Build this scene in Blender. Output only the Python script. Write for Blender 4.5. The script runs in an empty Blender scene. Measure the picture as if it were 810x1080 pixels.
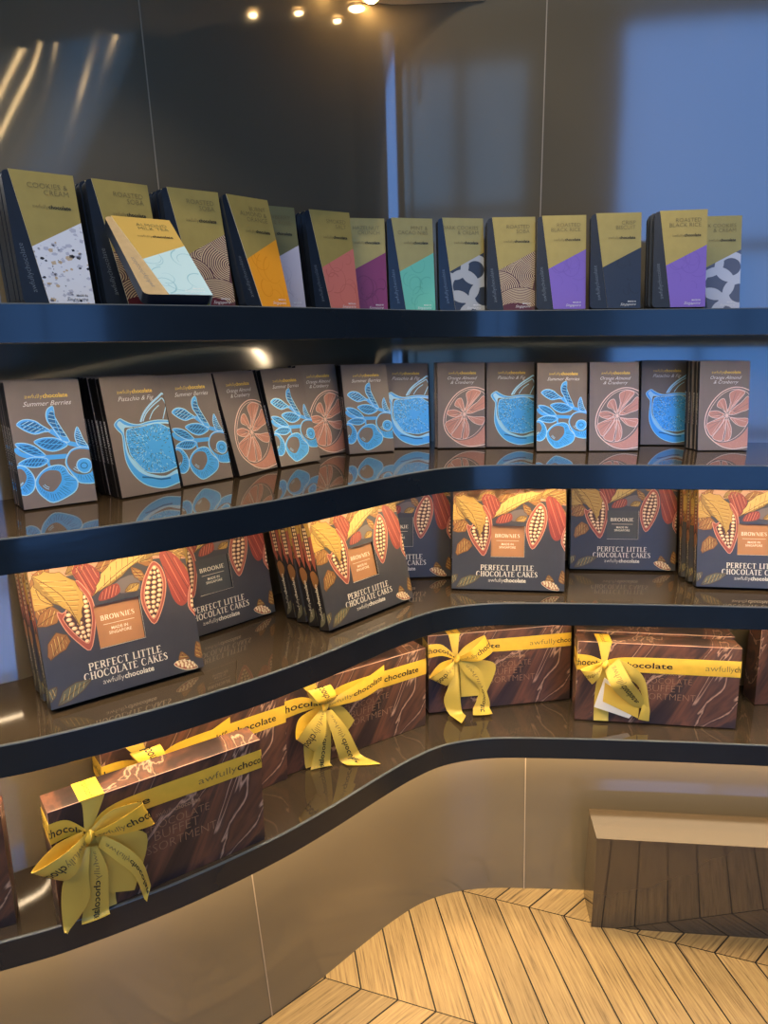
import bpy, math, random
from mathutils import Vector, Matrix
random.seed(7)
C = bpy.context.scene.collection
R = math.radians
EYE = 1.12                       # camera height; all z below are heights above the floor

# ------------------------------------------------------------------ materials
def lin(c):
    c /= 255.0
    return c / 12.92 if c <= 0.04045 else ((c + 0.055) / 1.055) ** 2.4
def rgb(r, g, b): return (lin(r), lin(g), lin(b), 1.0)
MATS = {}
def mat(name, col, rough=0.5, metal=0.0, ior=1.45, coat=0.0, emit=None, strength=0.0, vary=0.0, vscale=40.0):
    m = bpy.data.materials.new(name); m.use_nodes = True
    nt = m.node_tree; b = nt.nodes['Principled BSDF']
    b.inputs['Base Color'].default_value = col
    b.inputs['Roughness'].default_value = rough
    b.inputs['Metallic'].default_value = metal
    b.inputs['IOR'].default_value = ior
    b.inputs['Coat Weight'].default_value = coat
    b.inputs['Coat Roughness'].default_value = 0.08
    if emit:
        b.inputs['Emission Color'].default_value = emit
        b.inputs['Emission Strength'].default_value = strength
    if vary:                     # small procedural colour variation in the print / coating
        tc = nt.nodes.new('ShaderNodeTexCoord'); n = nt.nodes.new('ShaderNodeTexNoise')
        n.inputs['Scale'].default_value = vscale; n.inputs['Detail'].default_value = 4
        r = nt.nodes.new('ShaderNodeValToRGB')
        r.color_ramp.elements[0].position = 0.3; r.color_ramp.elements[1].position = 0.7
        r.color_ramp.elements[0].color = tuple(c * (1 - vary) for c in col[:3]) + (1,)
        r.color_ramp.elements[1].color = tuple(min(1, c * (1 + vary)) for c in col[:3]) + (1,)
        nt.links.new(tc.outputs['Object'], n.inputs['Vector'])
        nt.links.new(n.outputs['Fac'], r.inputs['Fac'])
        nt.links.new(r.outputs['Color'], b.inputs['Base Color'])
    MATS[name] = m
    return m
def bump(m, scale, strength, stretch=(1, 1, 1), dist=0.01):
    nt = m.node_tree; b = nt.nodes['Principled BSDF']
    tc = nt.nodes.new('ShaderNodeTexCoord'); mp = nt.nodes.new('ShaderNodeMapping')
    mp.inputs['Scale'].default_value = stretch
    n = nt.nodes.new('ShaderNodeTexNoise'); n.inputs['Scale'].default_value = scale; n.inputs['Detail'].default_value = 2
    bp = nt.nodes.new('ShaderNodeBump'); bp.inputs['Strength'].default_value = strength; bp.inputs['Distance'].default_value = dist
    nt.links.new(tc.outputs['Object'], mp.inputs['Vector']); nt.links.new(mp.outputs['Vector'], n.inputs['Vector'])
    nt.links.new(n.outputs['Fac'], bp.inputs['Height']); nt.links.new(bp.outputs['Normal'], b.inputs['Normal'])

WALL = mat('bronze_gloss_panel', rgb(110, 98, 76), 0.09, 0.0, 2.0, vary=0.015, vscale=4)
bump(WALL, 5.0, 0.05, (1, 1, .35), 0.01)
mat('panel_seam', rgb(170, 150, 120), 0.4)
BENCH = mat('bronze_gloss_bench', rgb(72, 60, 44), 0.05, 0.0, 2.0, vary=0.015, vscale=5)
FASCIA = mat('navy_gloss_fascia', rgb(28, 36, 42), 0.20, 0.0, 1.42, coat=0.25, vary=0.10, vscale=9)
bump(FASCIA, 30.0, 0.04, (1, 1, 3), 0.004)
mat('fascia_edge_highlight', rgb(84, 88, 88), 0.3)  # paler rim tone: the highlight along the fascia's top edge, put into the colour
mat('shelf_gloss', rgb(60, 50, 38), 0.035, 0.0, 1.9, vary=0.08, vscale=12)
mat('shelf_under', rgb(20, 18, 16), 0.4)
mat('led_channel', rgb(150, 145, 135), 0.4)
mat('bar_navy', rgb(28, 36, 46), 0.35, vary=0.10, vscale=60)
mat('bar_kraft', rgb(196, 166, 118), 0.55, vary=0.06, vscale=120)
mat('sleeve_gold', rgb(176, 154, 84), 0.38, 0.25, vary=0.05, vscale=50)
mat('sleeve_amber_gold', rgb(222, 182, 92), 0.38, 0.2)
mat('sleeve_olive_gold', rgb(126, 120, 78), 0.40, 0.2)
mat('paper_edge', rgb(226, 214, 180), 0.6)
mat('ink_dark', rgb(34, 32, 30), 0.5)
mat('ink_soft', rgb(120, 104, 62), 0.5)
mat('ink_white', rgb(235, 232, 225), 0.5)
mat('spine_silver', rgb(112, 118, 122), 0.4, 0.2)
for n, c in dict(terrazzo=(222, 222, 222), soba=(92, 58, 58), soba_red=(88, 32, 40), amber=(238, 156, 40), lilac_white=(204, 194, 196), salmon=(206, 116, 100), magenta=(134, 48, 92),
                 mint=(110, 196, 166), slate=(52, 58, 68), ring=(176, 176, 172), ring_pale=(206, 206, 212), purple=(128, 98, 186), biscuit=(30, 44, 62),
                 amber_d=(226, 140, 24), lilac_d=(190, 178, 182), salmon_d=(190, 100, 86), magenta_d=(112, 36, 76), mint_d=(98, 182, 152), purple_d=(120, 90, 178), biscuit_d=(22, 34, 50),
                 aqua=(196, 224, 222), aqua_d=(150, 196, 200), soba_line=(214, 188, 146), slate_pale=(96, 100, 116),
                 chip_black=(40, 38, 40), chip_grey=(186, 186, 194), chip_tan=(196, 172, 138)).items():
    mat('print_' + n, rgb(*c), 0.42)
mat('carton_taupe', rgb(122, 110, 99), 0.34, 0.0, 1.5, vary=0.04, vscale=30)
mat('carton_side', rgb(18, 15, 14), 0.5)
mat('foil_blue', rgb(84, 182, 244), 0.30, 0.22)
mat('foil_blue_pale', rgb(176, 228, 250), 0.30, 0.15)
mat('foil_blue_deep', rgb(44, 108, 164), 0.35, 0.2)
mat('foil_copper', rgb(206, 146, 122), 0.32, 0.30)
mat('foil_copper_pale', rgb(242, 208, 186), 0.32, 0.25)
mat('foil_gold', rgb(252, 212, 84), 0.32, 0.05)
mat('cake_navy', rgb(62, 61, 62), 0.32, 0.0, 1.5, vary=0.05, vscale=30)
mat('cake_side', rgb(22, 20, 20), 0.5)
for n, c in dict(wash=(176, 138, 104), leaf=(172, 138, 66), leaf_light=(196, 166, 92), leaf_shade=(138, 110, 54), leaf_dark=(92, 66, 30), leaf_brown=(140, 96, 50), leaf_grey=(104, 100, 74), pod=(152, 78, 60), pod_line=(204, 142, 112),
                 pod_in=(70, 44, 38), bean=(228, 204, 158), bean_shade=(176, 138, 92), red=(140, 64, 50), red_line=(184, 108, 80), gap=(104, 96, 92)).items():
    mat('cake_' + n, rgb(*c), 0.4)
mat('card_brown', rgb(168, 118, 74), 0.45, vary=0.05)
mat('card_grey', rgb(72, 74, 70), 0.45, vary=0.05)
mat('cream_ink', rgb(226, 214, 184), 0.5)
mat('ribbon_satin', rgb(226, 184, 62), 0.34, 0.12, 1.5, coat=0.15, vary=0.05, vscale=60)
mat('ribbon_back', rgb(204, 176, 76), 0.45, 0.05)
mat('tag_white', rgb(224, 216, 200), 0.5)
mat('tag_yellow', rgb(222, 182, 70), 0.4)
mat('gift_edge', rgb(206, 168, 140), 0.5)
mat('gift_line_ink', rgb(150, 118, 88), 0.45)
mat('ceiling_paint', rgb(240, 222, 188), 0.7)
mat('dark_wall', rgb(70, 62, 54), 0.6)
mat('frame_dark', rgb(20, 22, 24), 0.4)
mat('lamp_ring', rgb(200, 190, 170), 0.3, 0.6)

def agate():                     # chocolate-brown agate print of the gift boxes
    m = bpy.data.materials.new('gift_agate'); m.use_nodes = True; nt = m.node_tree; b = nt.nodes['Principled BSDF']
    N = nt.nodes.new; L = nt.links.new
    tc = N('ShaderNodeTexCoord'); mp = N('ShaderNodeMapping'); mp.inputs['Rotation'].default_value = (0, R(-36), 0); ms = N('ShaderNodeMapping'); ms.inputs['Scale'].default_value = (1.0, .6, .26)
    wn = N('ShaderNodeTexNoise'); wn.inputs['Scale'].default_value = 14; wn.inputs['Detail'].default_value = 5; wn.inputs['Distortion'].default_value = .5
    r1 = N('ShaderNodeValToRGB'); e = r1.color_ramp.elements
    e[0].position = .30; e[0].color = rgb(36, 27, 26); e[1].position = .72; e[1].color = rgb(46, 34, 31)
    for p, c in ((.42, (52, 38, 34)), (.47, (98, 64, 48)), (.503, (68, 48, 41)), (.512, (186, 150, 124)), (.524, (68, 49, 43)), (.58, (108, 69, 50)), (.63, (58, 42, 37))):
        q = e.new(p); q.color = rgb(*c)
    fn = N('ShaderNodeTexNoise'); fn.inputs['Scale'].default_value = 70; fn.inputs['Detail'].default_value = 5
    mp2 = N('ShaderNodeMapping'); mp2.inputs['Scale'].default_value = (1, 1, .10)
    mx = N('ShaderNodeMixRGB'); mx.blend_type = 'OVERLAY'; mx.inputs['Fac'].default_value = .55
    L(tc.outputs['Object'], mp.inputs['Vector']); L(mp.outputs['Vector'], ms.inputs['Vector']); L(ms.outputs['Vector'], wn.inputs['Vector']); L(wn.outputs['Fac'], r1.inputs['Fac'])
    L(mp.outputs['Vector'], mp2.inputs['Vector']); L(mp2.outputs['Vector'], fn.inputs['Vector'])
    L(r1.outputs['Color'], mx.inputs['Color1']); L(fn.outputs['Fac'], mx.inputs['Color2']); L(mx.outputs['Color'], b.inputs['Base Color'])
    b.inputs['Roughness'].default_value = .42
    MATS['gift_agate'] = m
agate()
def wood():                      # oak planks: per-plank tone and grain along each plank (UV runs along the plank)
    m = bpy.data.materials.new('oak_plank'); m.use_nodes = True; nt = m.node_tree; b = nt.nodes['Principled BSDF']
    N = nt.nodes.new; L = nt.links.new
    uv = N('ShaderNodeUVMap'); uv.uv_map = 'UVMap'
    mp = N('ShaderNodeMapping'); mp.inputs['Scale'].default_value = (9, 190, 1)
    n1 = N('ShaderNodeTexNoise'); n1.inputs['Scale'].default_value = 1.0; n1.inputs['Detail'].default_value = 6; n1.inputs['Roughness'].default_value = .65
    r1 = N('ShaderNodeValToRGB'); e = r1.color_ramp.elements
    e[0].position = .28; e[0].color = rgb(74, 56, 32); e[1].position = .75; e[1].color = rgb(178, 150, 96)
    q = e.new(.45); q.color = rgb(146, 118, 72)
    mp3 = N('ShaderNodeMapping'); mp3.inputs['Scale'].default_value = (3, 9, 1)
    n3 = N('ShaderNodeTexNoise'); n3.inputs['Scale'].default_value = 1.5; n3.inputs['Detail'].default_value = 3
    at = N('ShaderNodeAttribute'); at.attribute_name = 'plank'
    ad = N('ShaderNodeMath'); ad.operation = 'ADD'
    r3 = N('ShaderNodeMapRange'); r3.inputs['From Min'].default_value = .3; r3.inputs['From Max'].default_value = 1.6; r3.inputs['To Min'].default_value = .74; r3.inputs['To Max'].default_value = 1.12
    mu = N('ShaderNodeVectorMath'); mu.operation = 'SCALE'
    L(uv.outputs['UV'], mp.inputs['Vector']); L(mp.outputs['Vector'], n1.inputs['Vector']); L(n1.outputs['Fac'], r1.inputs['Fac'])
    L(uv.outputs['UV'], mp3.inputs['Vector']); L(mp3.outputs['Vector'], n3.inputs['Vector'])
    L(n3.outputs['Fac'], ad.inputs[0]); L(at.outputs['Fac'], ad.inputs[1]); L(ad.outputs[0], r3.inputs['Value'])
    L(r1.outputs['Color'], mu.inputs[0]); L(r3.outputs['Result'], mu.inputs['Scale']); L(mu.outputs['Vector'], b.inputs['Base Color'])
    bp = N('ShaderNodeBump'); bp.inputs['Strength'].default_value = .25; bp.inputs['Distance'].default_value = .001
    L(n1.outputs['Fac'], bp.inputs['Height']); L(bp.outputs['Normal'], b.inputs['Normal'])
    b.inputs['Roughness'].default_value = .5
    MATS['oak_plank'] = m
wood()
mat('plank_joint', rgb(30, 22, 14), 0.8)

# ------------------------------------------------------------------ mesh helpers
class MB:
    """collects polygons, then links them as ONE mesh object"""
    def __init__(s): s.v = []; s.f = []; s.m = []; s.names = []; s.uv = {}; s.attr = {}
    def mi(s, n):
        if n not in s.names: s.names.append(n)
        return s.names.index(n)
    def poly(s, pts, m, uv=None, attr=None):
        if len(pts) < 3: return
        k = len(s.v); s.v += [tuple(p) for p in pts]; s.f.append(list(range(k, k + len(pts)))); s.m.append(s.mi(m))
        if uv: s.uv[len(s.f) - 1] = uv
        if attr is not None: s.attr[len(s.f) - 1] = attr
    def grid(s, rows, m):        # rows: list of equally long point lists; shared vertices
        k = len(s.v); n = len(rows[0])
        for r in rows: s.v += [tuple(p) for p in r]
        for i in range(len(rows) - 1):
            for j in range(n - 1):
                s.f.append([k + i * n + j, k + i * n + j + 1, k + (i + 1) * n + j + 1, k + (i + 1) * n + j]); s.m.append(s.mi(m))
    def box(s, a, b, m, T=None, skip=()):
        (x0, y0, z0), (x1, y1, z1) = a, b
        T = T or (lambda p: p)
        fs = dict(front=[(x0, y0, z0), (x1, y0, z0), (x1, y0, z1), (x0, y0, z1)], back=[(x1, y1, z0), (x0, y1, z0), (x0, y1, z1), (x1, y1, z1)],
                  left=[(x0, y1, z0), (x0, y0, z0), (x0, y0, z1), (x0, y1, z1)], right=[(x1, y0, z0), (x1, y1, z0), (x1, y1, z1), (x1, y0, z1)],
                  top=[(x0, y0, z1), (x1, y0, z1), (x1, y1, z1), (x0, y1, z1)], bottom=[(x0, y1, z0), (x1, y1, z0), (x1, y0, z0), (x0, y0, z0)])
        for n, f in fs.items():
            if n not in skip: s.poly([T(p) for p in f], m[n] if isinstance(m, dict) and n in m else (m['*'] if isinstance(m, dict) else m))
    def prism(s, outline, y0, y1, m, side=None):   # outline in x,z, extruded in y
        s.poly([(x, y0, z) for x, z in outline], m)
        s.poly([(x, y1, z) for x, z in reversed(outline)], side or m)
        n = len(outline)
        for i in range(n):
            a, b = outline[i], outline[(i + 1) % n]
            s.poly([(a[0], y0, a[1]), (a[0], y1, a[1]), (b[0], y1, b[1]), (b[0], y0, b[1])], side or m)
    def build(s, name, parent=None, smooth=False, weld=False):
        me = bpy.data.meshes.new(name); me.from_pydata(s.v, [], s.f)
        for n in s.names: me.materials.append(MATS[n])
        me.polygons.foreach_set('material_index', s.m)
        if s.uv:
            u = me.uv_layers.new(name='UVMap')
            for fi, co in s.uv.items():
                for li, c in zip(me.polygons[fi].loop_indices, co): u.data[li].uv = c
        if s.attr:
            a = me.attributes.new('plank', 'FLOAT', 'FACE')
            for fi, c in s.attr.items(): a.data[fi].value = c
        me.update()
        if weld:
            import bmesh
            bm = bmesh.new(); bm.from_mesh(me); bmesh.ops.remove_doubles(bm, verts=bm.verts, dist=1e-5)
            bmesh.ops.recalc_face_normals(bm, faces=bm.faces); bm.to_mesh(me); bm.free()
        if smooth: me.polygons.foreach_set('use_smooth', [True] * len(me.polygons))
        o = bpy.data.objects.new(name, me); C.objects.link(o)
        if parent: o.parent = parent
        return o

def clip(poly, reg):             # Sutherland-Hodgman against a convex region given anticlockwise
    out = list(poly)
    for i in range(len(reg)):
        (ax, ay), (bx, by) = reg[i], reg[(i + 1) % len(reg)]
        inside = lambda p: (bx - ax) * (p[1] - ay) - (by - ay) * (p[0] - ax) >= -1e-9
        src, out = out, []
        for j in range(len(src)):
            p, q = src[j - 1], src[j]
            ip, iq = inside(p), inside(q)
            if ip != iq:
                d1 = (bx - ax) * (p[1] - ay) - (by - ay) * (p[0] - ax); d2 = (bx - ax) * (q[1] - ay) - (by - ay) * (q[0] - ax)
                t = d1 / (d1 - d2); out.append((p[0] + (q[0] - p[0]) * t, p[1] + (q[1] - p[1]) * t))
            if iq: out.append(q)
        if len(out) < 3: return []
    return out

def smooth_pts(p, closed=True, n=4):
    o = []; N = len(p)
    g = (lambda i: p[i % N]) if closed else (lambda i: p[max(0, min(N - 1, i))])
    for i in range(N if closed else N - 1):
        a, b, c, d = g(i - 1), g(i), g(i + 1), g(i + 2)
        for k in range(n):
            t = k / n
            o.append(tuple(.5 * ((2 * b[j]) + (c[j] - a[j]) * t + (2 * a[j] - 5 * b[j] + 4 * c[j] - d[j]) * t * t + (3 * b[j] - a[j] - 3 * c[j] + d[j]) * t ** 3) for j in range(len(b))))
    if not closed: o.append(tuple(p[-1]))
    return o

TXT = {}
def glyphs(s, off, shear):       # text outline as flat polygons, height of capitals about 0.7
    k = (s, off, shear)
    if k not in TXT:
        cu = bpy.data.curves.new('lettering', 'FONT'); cu.body = s; cu.offset = off; cu.shear = shear; cu.resolution_u = 2; cu.fill_mode = 'FRONT'
        o = bpy.data.objects.new('lettering', cu); C.objects.link(o)
        dg = bpy.context.evaluated_depsgraph_get(); me = bpy.data.meshes.new_from_object(o.evaluated_get(dg))
        P = [[(me.vertices[i].co.x, me.vertices[i].co.y) for i in f.vertices] for f in me.polygons]
        P = [p if area(p) > 0 else p[::-1] for p in P]
        xs = [x for p in P for x, y in p]
        TXT[k] = (P, min(xs), max(xs))
        bpy.data.meshes.remove(me); bpy.data.objects.remove(o); bpy.data.curves.remove(cu)
    return TXT[k]
def area(p): return sum(p[i - 1][0] * p[i][1] - p[i][0] * p[i - 1][1] for i in range(len(p)))

# thick-and-thin serif capitals drawn as strokes (T thick, t thin), unit height 1
SERIF = dict(
 P=(.66, [('T', [(.16, 0), (.16, 1)]), ('t', [(.16, .97), (.42, .97)]), ('T', [(.42, .97), (.58, .86), (.58, .62), (.42, .5)]), ('t', [(.42, .5), (.16, .5)])]),
 E=(.64, [('T', [(.16, 0), (.16, 1)]), ('t', [(.16, .97), (.56, .97), (.58, .82)]), ('t', [(.16, .52), (.46, .52)]), ('t', [(.16, .03), (.58, .03), (.6, .2)])]),
 R=(.74, [('T', [(.16, 0), (.16, 1)]), ('t', [(.16, .97), (.42, .97)]), ('T', [(.42, .97), (.58, .86), (.58, .64), (.42, .52)]), ('t', [(.42, .52), (.16, .52)]), ('T', [(.36, .52), (.66, .02)])]),
 F=(.6, [('T', [(.16, 0), (.16, 1)]), ('t', [(.16, .97), (.56, .97), (.58, .82)]), ('t', [(.16, .52), (.46, .52)])]),
 C=(.78, [('t', [(.7, .78), (.58, .95), (.42, .99), (.28, .95)]), ('T', [(.28, .95), (.13, .74), (.1, .5), (.13, .26), (.28, .05)]), ('t', [(.28, .05), (.42, .01), (.58, .05), (.71, .24)])]),
 T=(.68, [('T', [(.34, 0), (.34, .97)]), ('t', [(.04, .8), (.06, .97), (.62, .97), (.64, .8)])]),
 L=(.6, [('T', [(.16, 0), (.16, 1)]), ('t', [(.16, .03), (.56, .03), (.58, .22)])]),
 I=(.32, [('T', [(.16, 0), (.16, 1)])]),
 H=(.78, [('T', [(.16, 0), (.16, 1)]), ('T', [(.62, 0), (.62, 1)]), ('t', [(.16, .52), (.62, .52)])]),
 O=(.84, [('T', [(.3, .96), (.13, .74), (.1, .5), (.13, .26), (.3, .04)]), ('t', [(.3, .04), (.42, .01), (.54, .04)]), ('T', [(.54, .04), (.71, .26), (.74, .5), (.71, .74), (.54, .96)]), ('t', [(.54, .96), (.42, .99), (.3, .96)])]),
 A=(.78, [('t', [(.06, 0), (.38, 1)]), ('T', [(.38, 1), (.7, 0)]), ('t', [(.18, .34), (.58, .34)])]),
 K=(.74, [('T', [(.16, 0), (.16, 1)]), ('t', [(.18, .42), (.62, 1)]), ('T', [(.34, .56), (.68, 0)])]),
 S=(.62, [('t', [(.52, .8), (.44, .96), (.3, .99), (.16, .92)]), ('T', [(.16, .92), (.12, .72), (.3, .54), (.48, .36), (.48, .12)]), ('t', [(.48, .12), (.34, .01), (.2, .03), (.08, .22)])]),
 B=(.68, [('T', [(.16, 0), (.16, 1)]), ('t', [(.16, .97), (.4, .97)]), ('T', [(.4, .97), (.52, .84), (.52, .66), (.4, .54)]), ('t', [(.4, .53), (.16, .53)]), ('T', [(.42, .53), (.58, .4), (.58, .16), (.42, .03)]), ('t', [(.42, .03), (.16, .03)])]),
 W=(1.0, [('T', [(.06, 1), (.28, 0)]), ('t', [(.28, 0), (.48, .9)]), ('T', [(.48, .9), (.7, 0)]), ('t', [(.7, 0), (.92, 1)])]),
 N=(.8, [('t', [(.14, 0), (.14, 1)]), ('T', [(.14, 1), (.64, 0)]), ('t', [(.64, 0), (.64, 1)])]),
)

class Art:
    """flat printed artwork laid in thin layers on a face; f(u,v,layer) -> 3D"""
    def __init__(s, mb, f, reg): s.mb = mb; s.f = f; s.reg = reg
    def poly(s, pts, m, layer, sm=0, reg=None):
        if sm: pts = smooth_pts(pts, True, sm)
        if area(pts) < 0: pts = pts[::-1]
        pts = clip(pts, reg or s.reg)
        if len(pts) >= 3: s.mb.poly([s.f(u, v, layer) for u, v in pts], m)
    def stroke(s, pts, w, m, layer, closed=False, sm=0, reg=None, taper=0):
        if sm: pts = smooth_pts(pts, closed, sm)
        if closed: pts = list(pts) + [pts[0]]
        N = len(pts); nn = []
        for i in range(N):
            a = pts[i - 1] if i else (pts[-2] if closed else pts[0]); b = pts[i + 1] if i < N - 1 else (pts[1] if closed else pts[-1])
            dx, dy = b[0] - a[0], b[1] - a[1]; l = math.hypot(dx, dy) or 1
            nn.append((-dy / l, dx / l))
        for i in range(N - 1):
            wa = w * .5 * (1 - taper * i / N); wb = w * .5 * (1 - taper * (i + 1) / N)
            (ax, ay), (bx, by) = pts[i], pts[i + 1]
            s.poly([(ax - nn[i][0] * wa, ay - nn[i][1] * wa), (bx - nn[i + 1][0] * wb, by - nn[i + 1][1] * wb),
                    (bx + nn[i + 1][0] * wb, by + nn[i + 1][1] * wb), (ax + nn[i][0] * wa, ay + nn[i][1] * wa)], m, layer, 0, reg)
    def text(s, t, x, y, width, m, layer, off=0.0, shear=0.0, rot=0.0, align='C', size=None, hs=1.0):
        P, x0, x1 = glyphs(t, off, shear)
        k = size if size else width / (x1 - x0)
        dx = {'L': -x0, 'C': -(x0 + x1) / 2, 'R': -x1}[align]
        c, n = math.cos(rot), math.sin(rot)
        for p in P:
            s.poly([(x + c * (px + dx) * k - n * py * k * hs, y + n * (px + dx) * k + c * py * k * hs) for px, py in p], m, layer)
        return k * (x1 - x0)
    def logo(s, x, y, width, m1, m2, layer, rot=0.0, hs=1.0):      # thin "awfully" followed by bold "chocolate"
        A, B = glyphs('awfully', -.014, 0), glyphs('chocolate', .022, 0)
        wa, wb = A[2] - A[1], B[2] - B[1]; k = width / (wa + wb + .06)
        c, n = math.cos(rot), math.sin(rot)
        for G, m, o in ((A, m1, -A[1]), (B, m2, wa + .06 - B[1])):
            for p in G[0]:
                s.poly([(x + c * ((px + o) * k - width / 2) - n * py * k * hs, y + n * ((px + o) * k - width / 2) + c * py * k * hs) for px, py in p], m, layer)
    def serif(s, t, x0, x1, y, h, m, layer, rot=0.0):              # thick-and-thin capitals from x0 to x1 on base line y
        tot = sum(SERIF[c][0] + .08 if c != ' ' else .45 for c in t); k = (x1 - x0) / tot; x = x0
        c_, n_ = math.cos(rot), math.sin(rot)
        for c in t:
            if c == ' ': x += .45 * k; continue
            w, st = SERIF[c]
            for kind, pl in st:
                q = [(x + px * k, y + py * h) for px, py in pl]
                s.stroke(q, (k * .17 if kind == 'T' else h * .075), m, layer)
                for e in (0, -1):
                    if kind == 'T' and pl[e][1] in (0, 1) and c not in 'OCS':
                        s.stroke([(q[e][0] - .13 * k, y + h * (.03 if pl[e][1] == 0 else .97)), (q[e][0] + .13 * k, y + h * (.03 if pl[e][1] == 0 else .97))], h * .07, m, layer)
            x += (w + .08) * k

def tag(o, label, cat, group=None):
    o['label'] = label; o['category'] = cat
    if group: o['group'] = group
    return o
def empty(name, loc=(0, 0, 0)):
    o = bpy.data.objects.new(name, None); C.objects.link(o); o.location = loc; o.empty_display_size = .05; return o
def copy_tree(o, parent=None):
    c = o.copy(); C.objects.link(c)
    if parent: c.parent = parent
    for ch in [x for x in bpy.data.objects if x.parent == o]: copy_tree(ch, c)
    return c
def struct(o): o['kind'] = 'structure'; return o

# ------------------------------------------------------------------ plan of the curved fixture
PLAN = smooth_pts([(-1.45, .53), (-1.05, .615), (-.75, .69), (-.49, .785), (-.40, .825), (-.29, .890), (-.18, .972), (-.10, 1.045), (-.01, 1.138), (.05, 1.196), (.11, 1.238), (.19, 1.260),
                   (.30, 1.260), (.50, 1.247), (.70, 1.229), (1.1, 1.19), (1.6, 1.14)], False, 8)
NP = len(PLAN)
NRM = []
for i in range(NP):
    a, b = PLAN[max(0, i - 2)], PLAN[min(NP - 1, i + 2)]; d = Vector((b[0] - a[0], b[1] - a[1])).normalized(); NRM.append((-d.y, d.x))
def sstep(a, b, x): t = max(0, min(1, (x - a) / (b - a))); return t * t * (3 - 2 * t)
IC = min(range(NP), key=lambda i: abs(PLAN[i][0] + .054))
def dleft(i, z):
    zr = z - EYE; k = sstep(-.62, -.05, PLAN[i][0])
    return (.115 + .19 * (zr + .75) + .16 * max(0, zr - .05)) * (1 - k) + (.250 + .055 * (zr + .75)) * k
def depth(i, z):                 # distance of the wall behind the shelf edge line at height z: two straight wings meeting in a rounded corner
    zr = z - EYE; (x, y), (nx, ny) = PLAN[i], NRM[i]
    dR = (1.510 + .055 * (zr + .75) - .085 * (x - .3) - y) / max(.2, ny + .085 * nx)
    if i <= IC: dL = dleft(i, z)
    else:
        d0 = dleft(IC, z); (px, py), (mx, my) = PLAN[IC], NRM[IC]
        qx, qy = px + mx * d0, py + my * d0; den = mx * nx + my * ny
        dL = ((qx - x) * mx + (qy - y) * my) / max(.25, den)
    k = .05; h = max(0, min(1, .5 + .5 * (dR - dL) / k))
    return dR * (1 - h) + dL * h - k * h * (1 - h)
def lower_depth(i, z): return .042 + .17 * z
def at(i, d, z): return (PLAN[i][0] + NRM[i][0] * d, PLAN[i][1] + NRM[i][1] * d, z)
SHELF_Z = {1: EYE + .034, 2: EYE - .2244, 3: EYE - .4786, 4: EYE - .75}
TOP = 1.73

# ------------------------------------------------------------------ the setting
def led(name, strength, dotted=True):
    m = mat(name, rgb(255, 224, 170), .4, emit=rgb(255, 224, 180), strength=strength)
    if dotted:                   # separate diodes seen through the diffuser
        nt = m.node_tree; N = nt.nodes.new; L = nt.links.new
        uv = N('ShaderNodeUVMap'); uv.uv_map = 'UVMap'; s = N('ShaderNodeSeparateXYZ'); d = N('ShaderNodeMath'); d.operation = 'MULTIPLY'; d.inputs[1].default_value = 1 / .012
        f = N('ShaderNodeMath'); f.operation = 'FRACT'; r = N('ShaderNodeValToRGB'); e = r.color_ramp.elements
        e[0].position = .15; e[0].color = (.25, .25, .25, 1); e[1].position = .75; e[1].color = (.25, .25, .25, 1); q = e.new(.45); q.color = (1, 1, 1, 1)
        k = N('ShaderNodeMath'); k.operation = 'MULTIPLY'; k.inputs[1].default_value = strength * 1.6
        L(uv.outputs['UV'], s.inputs[0]); L(s.outputs['X'], d.inputs[0]); L(d.outputs[0], f.inputs[0]); L(f.outputs[0], r.inputs['Fac']); L(r.outputs['Color'], k.inputs[0]); L(k.outputs[0], nt.nodes['Principled BSDF'].inputs['Emission Strength'])
LED_IN = {1: ('led_top', 135.0), 2: ('led_second', 185.0), 3: ('led_third', 190.0), 4: ('led_low', 14.0)}
for k, (n, s_) in LED_IN.items(): led(n, s_, k != 4)
mat('bulb', rgb(255, 225, 170), 0.4, emit=rgb(255, 214, 150), strength=80.0)
mat('sky_glass', rgb(90, 140, 220), 0.1, emit=rgb(104, 164, 250), strength=3.3)
mat('mall_glass', rgb(60, 80, 100), 0.1, emit=rgb(92, 132, 172), strength=1.9)

def wall_part(name, i0, i1, z0, z1, f, nz=14):
    mb = MB(); rows = []
    for k in range(nz + 1):
        z = z0 + (z1 - z0) * k / nz
        rows.append([at(i, f(i, z), z) for i in range(i0, i1 + 1)])
    mb.grid(rows, 'bronze_gloss_panel')
    o = mb.build(name, smooth=True); return struct(o)
wall_part('wall_back', 0, NP - 1, SHELF_Z[4] - .02, 2.05, depth)
wall_part('wall_front', 0, NP - 1, 0.0, SHELF_Z[4] - .0265, lower_depth)
def nearest(x): return min(range(NP), key=lambda i: abs(PLAN[i][0] - x))
def seam(n, i, z0, z1, f, w=.0011):
    mb = MB(); rows = []
    for k in range(13):
        z = z0 + (z1 - z0) * k / 12; p = at(i, f(i, z) - .0008, z); t = (NRM[i][1], -NRM[i][0])
        rows.append([(p[0] - t[0] * w, p[1] - t[1] * w, z), (p[0] + t[0] * w, p[1] + t[1] * w, z)])
    mb.grid(rows, 'panel_seam'); struct(mb.build('trim_%d' % n))
SEAMS = [(1, -.139, SHELF_Z[1], 2.0, depth), (2, .300, SHELF_Z[1], 2.0, depth), (3, -.165, 0, SHELF_Z[4] - .05, lower_depth), (4, .282, 0, SHELF_Z[4] - .05, lower_depth)]
for n, x, z0, z1, f in SEAMS: seam(n, nearest(x), z0, z1, f)

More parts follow.
